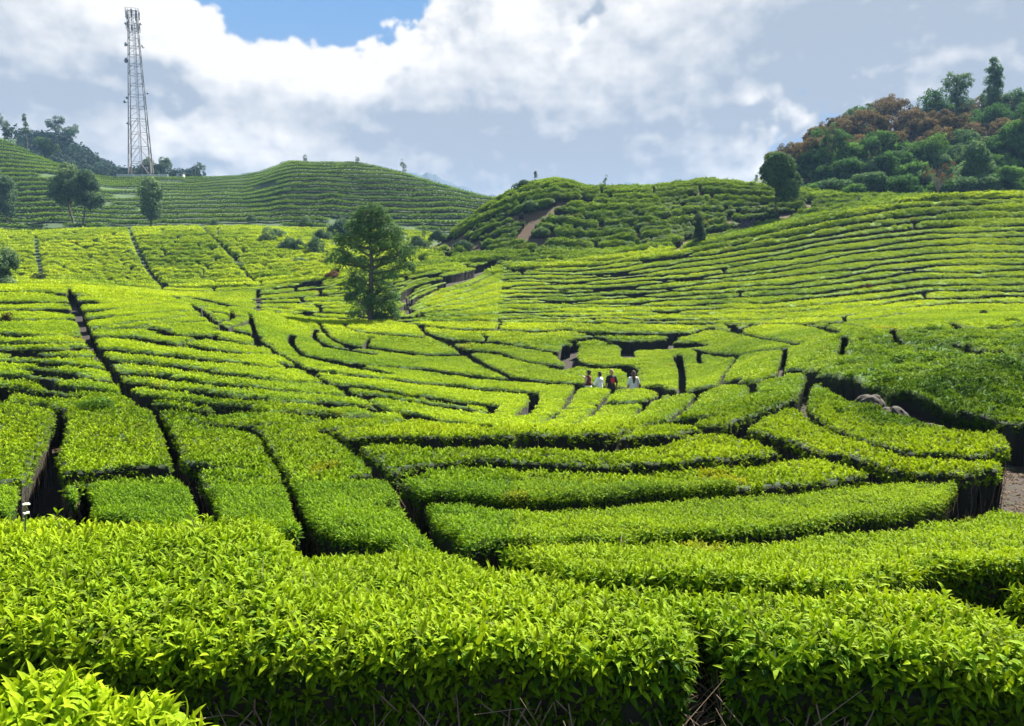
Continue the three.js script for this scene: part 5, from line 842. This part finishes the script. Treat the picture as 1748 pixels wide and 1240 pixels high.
// two young bushes right under the camera at the lower left
for (const [px, py, D, rx, ry, n, l] of [[48, 1172, 1.62, .17, .16, 95, 'bright tea bush cut by the bottom left corner'], [222, 1214, 1.6, .13, .12, 70, 'small bright tea bush cut by the bottom edge, right of the corner one']]) {
  const top = EYE + D * elevOf(py), x = latOf(px, py) * D, t = thing('tea_bush', l, 'tea bush', x, groundAt(x, -D), -D), H = top - t.position.y, geo = LOD[0].geos, m4 = new THREE.Matrix4(), q = new THREE.Quaternion(), c = new THREE.Color(), st = [];
  for (let i = 0; i < 14; i++) { const a = rr(0, 6.28), r = rr(.2, .9); st.push(taper([V3(rr(-.04, .04), 0, rr(-.04, .04)), V3(Math.cos(a) * rx * r * .6, H * .5, Math.sin(a) * rx * r * .6), V3(Math.cos(a) * rx * r, H * rr(.75, .92), Math.sin(a) * rx * r)], .007, .003, 5, 5)); }
  const sm = part('stems', mergeGeometries(st), M.twig, t); sm.userData.kind = 'stuff';
  geo.forEach((gg) => { const im = shade(new THREE.InstancedMesh(gg, M.leaf, n)); im.name = 'leaves'; im.userData.kind = 'stuff'; for (let i = 0; i < n; i++) { const a = rr(0, 6.28), r = Math.sqrt(rnd()), y = H - ry * (1 - Math.sqrt(1 - r * r * .96)) - (rnd() < .45 ? rr(.02, .2) : 0) - .03, up = V3(Math.cos(a) * r * .6, 1, Math.sin(a) * r * .6).normalize(); q.setFromUnitVectors(UPV, up).multiply(new THREE.Quaternion().setFromAxisAngle(UPV, rr(0, 6.28))); const s = rr(.9, 1.35); m4.compose(V3(Math.cos(a) * r * rx, y, Math.sin(a) * r * rx), q, V3(s, s, s)); im.setMatrixAt(i, m4); const j = rr(.8, 1.1); c.setRGB(j, j, 1); im.setColorAt(i, c); } t.add(im); });
}

// dead leaves and twigs on the trodden earth of the nearer paths
{
  const T = new Tris(), spots = []; leaf(T, V3(0, 0, 0), 0, .15, .07, .028, 3, .6, [.14, .085, .045], [.2, .13, .07]); leaf(T, V3(.03, .004, .02), 2.2, .1, .055, .022, 3, .4, [.09, .055, .03], [.13, .08, .045]);
  for (const line of soil) for (const p of line) { if (p.D > 24 || p.D < 4) continue; for (let k = 0; k < 26; k++) { const x = p.x + rr(-.75, .75), z = -p.D + rr(-.75, .75); spots.push([x, groundAt(x, z) + .02 + .035 * noise2(x * 2.6, z * 2.6), z]); } }
  const im = shade(new THREE.InstancedMesh(T.geo(), M.leaf, spots.length)), m4 = new THREE.Matrix4(), q = new THREE.Quaternion(), c = new THREE.Color();
  spots.forEach((s, i) => { const k = rr(.6, 1.5); m4.compose(V3(...s), q.setFromEuler(new THREE.Euler(rr(-.3, .3), rr(0, 6.28), rr(-.3, .3))), V3(k, k, k)); im.setMatrixAt(i, m4); const g = rr(.5, 1.2); rnd() < .12 ? c.setRGB(.4 * g, 1.1 * g, .4 * g) : c.setRGB(g, g, g); im.setColorAt(i, c); });
  im.name = 'leaf_litter'; im.userData.kind = 'stuff'; im.userData.label = 'dead leaves lying on the trodden earth paths'; scene.add(im);
}
renderer.render(scene, camera);
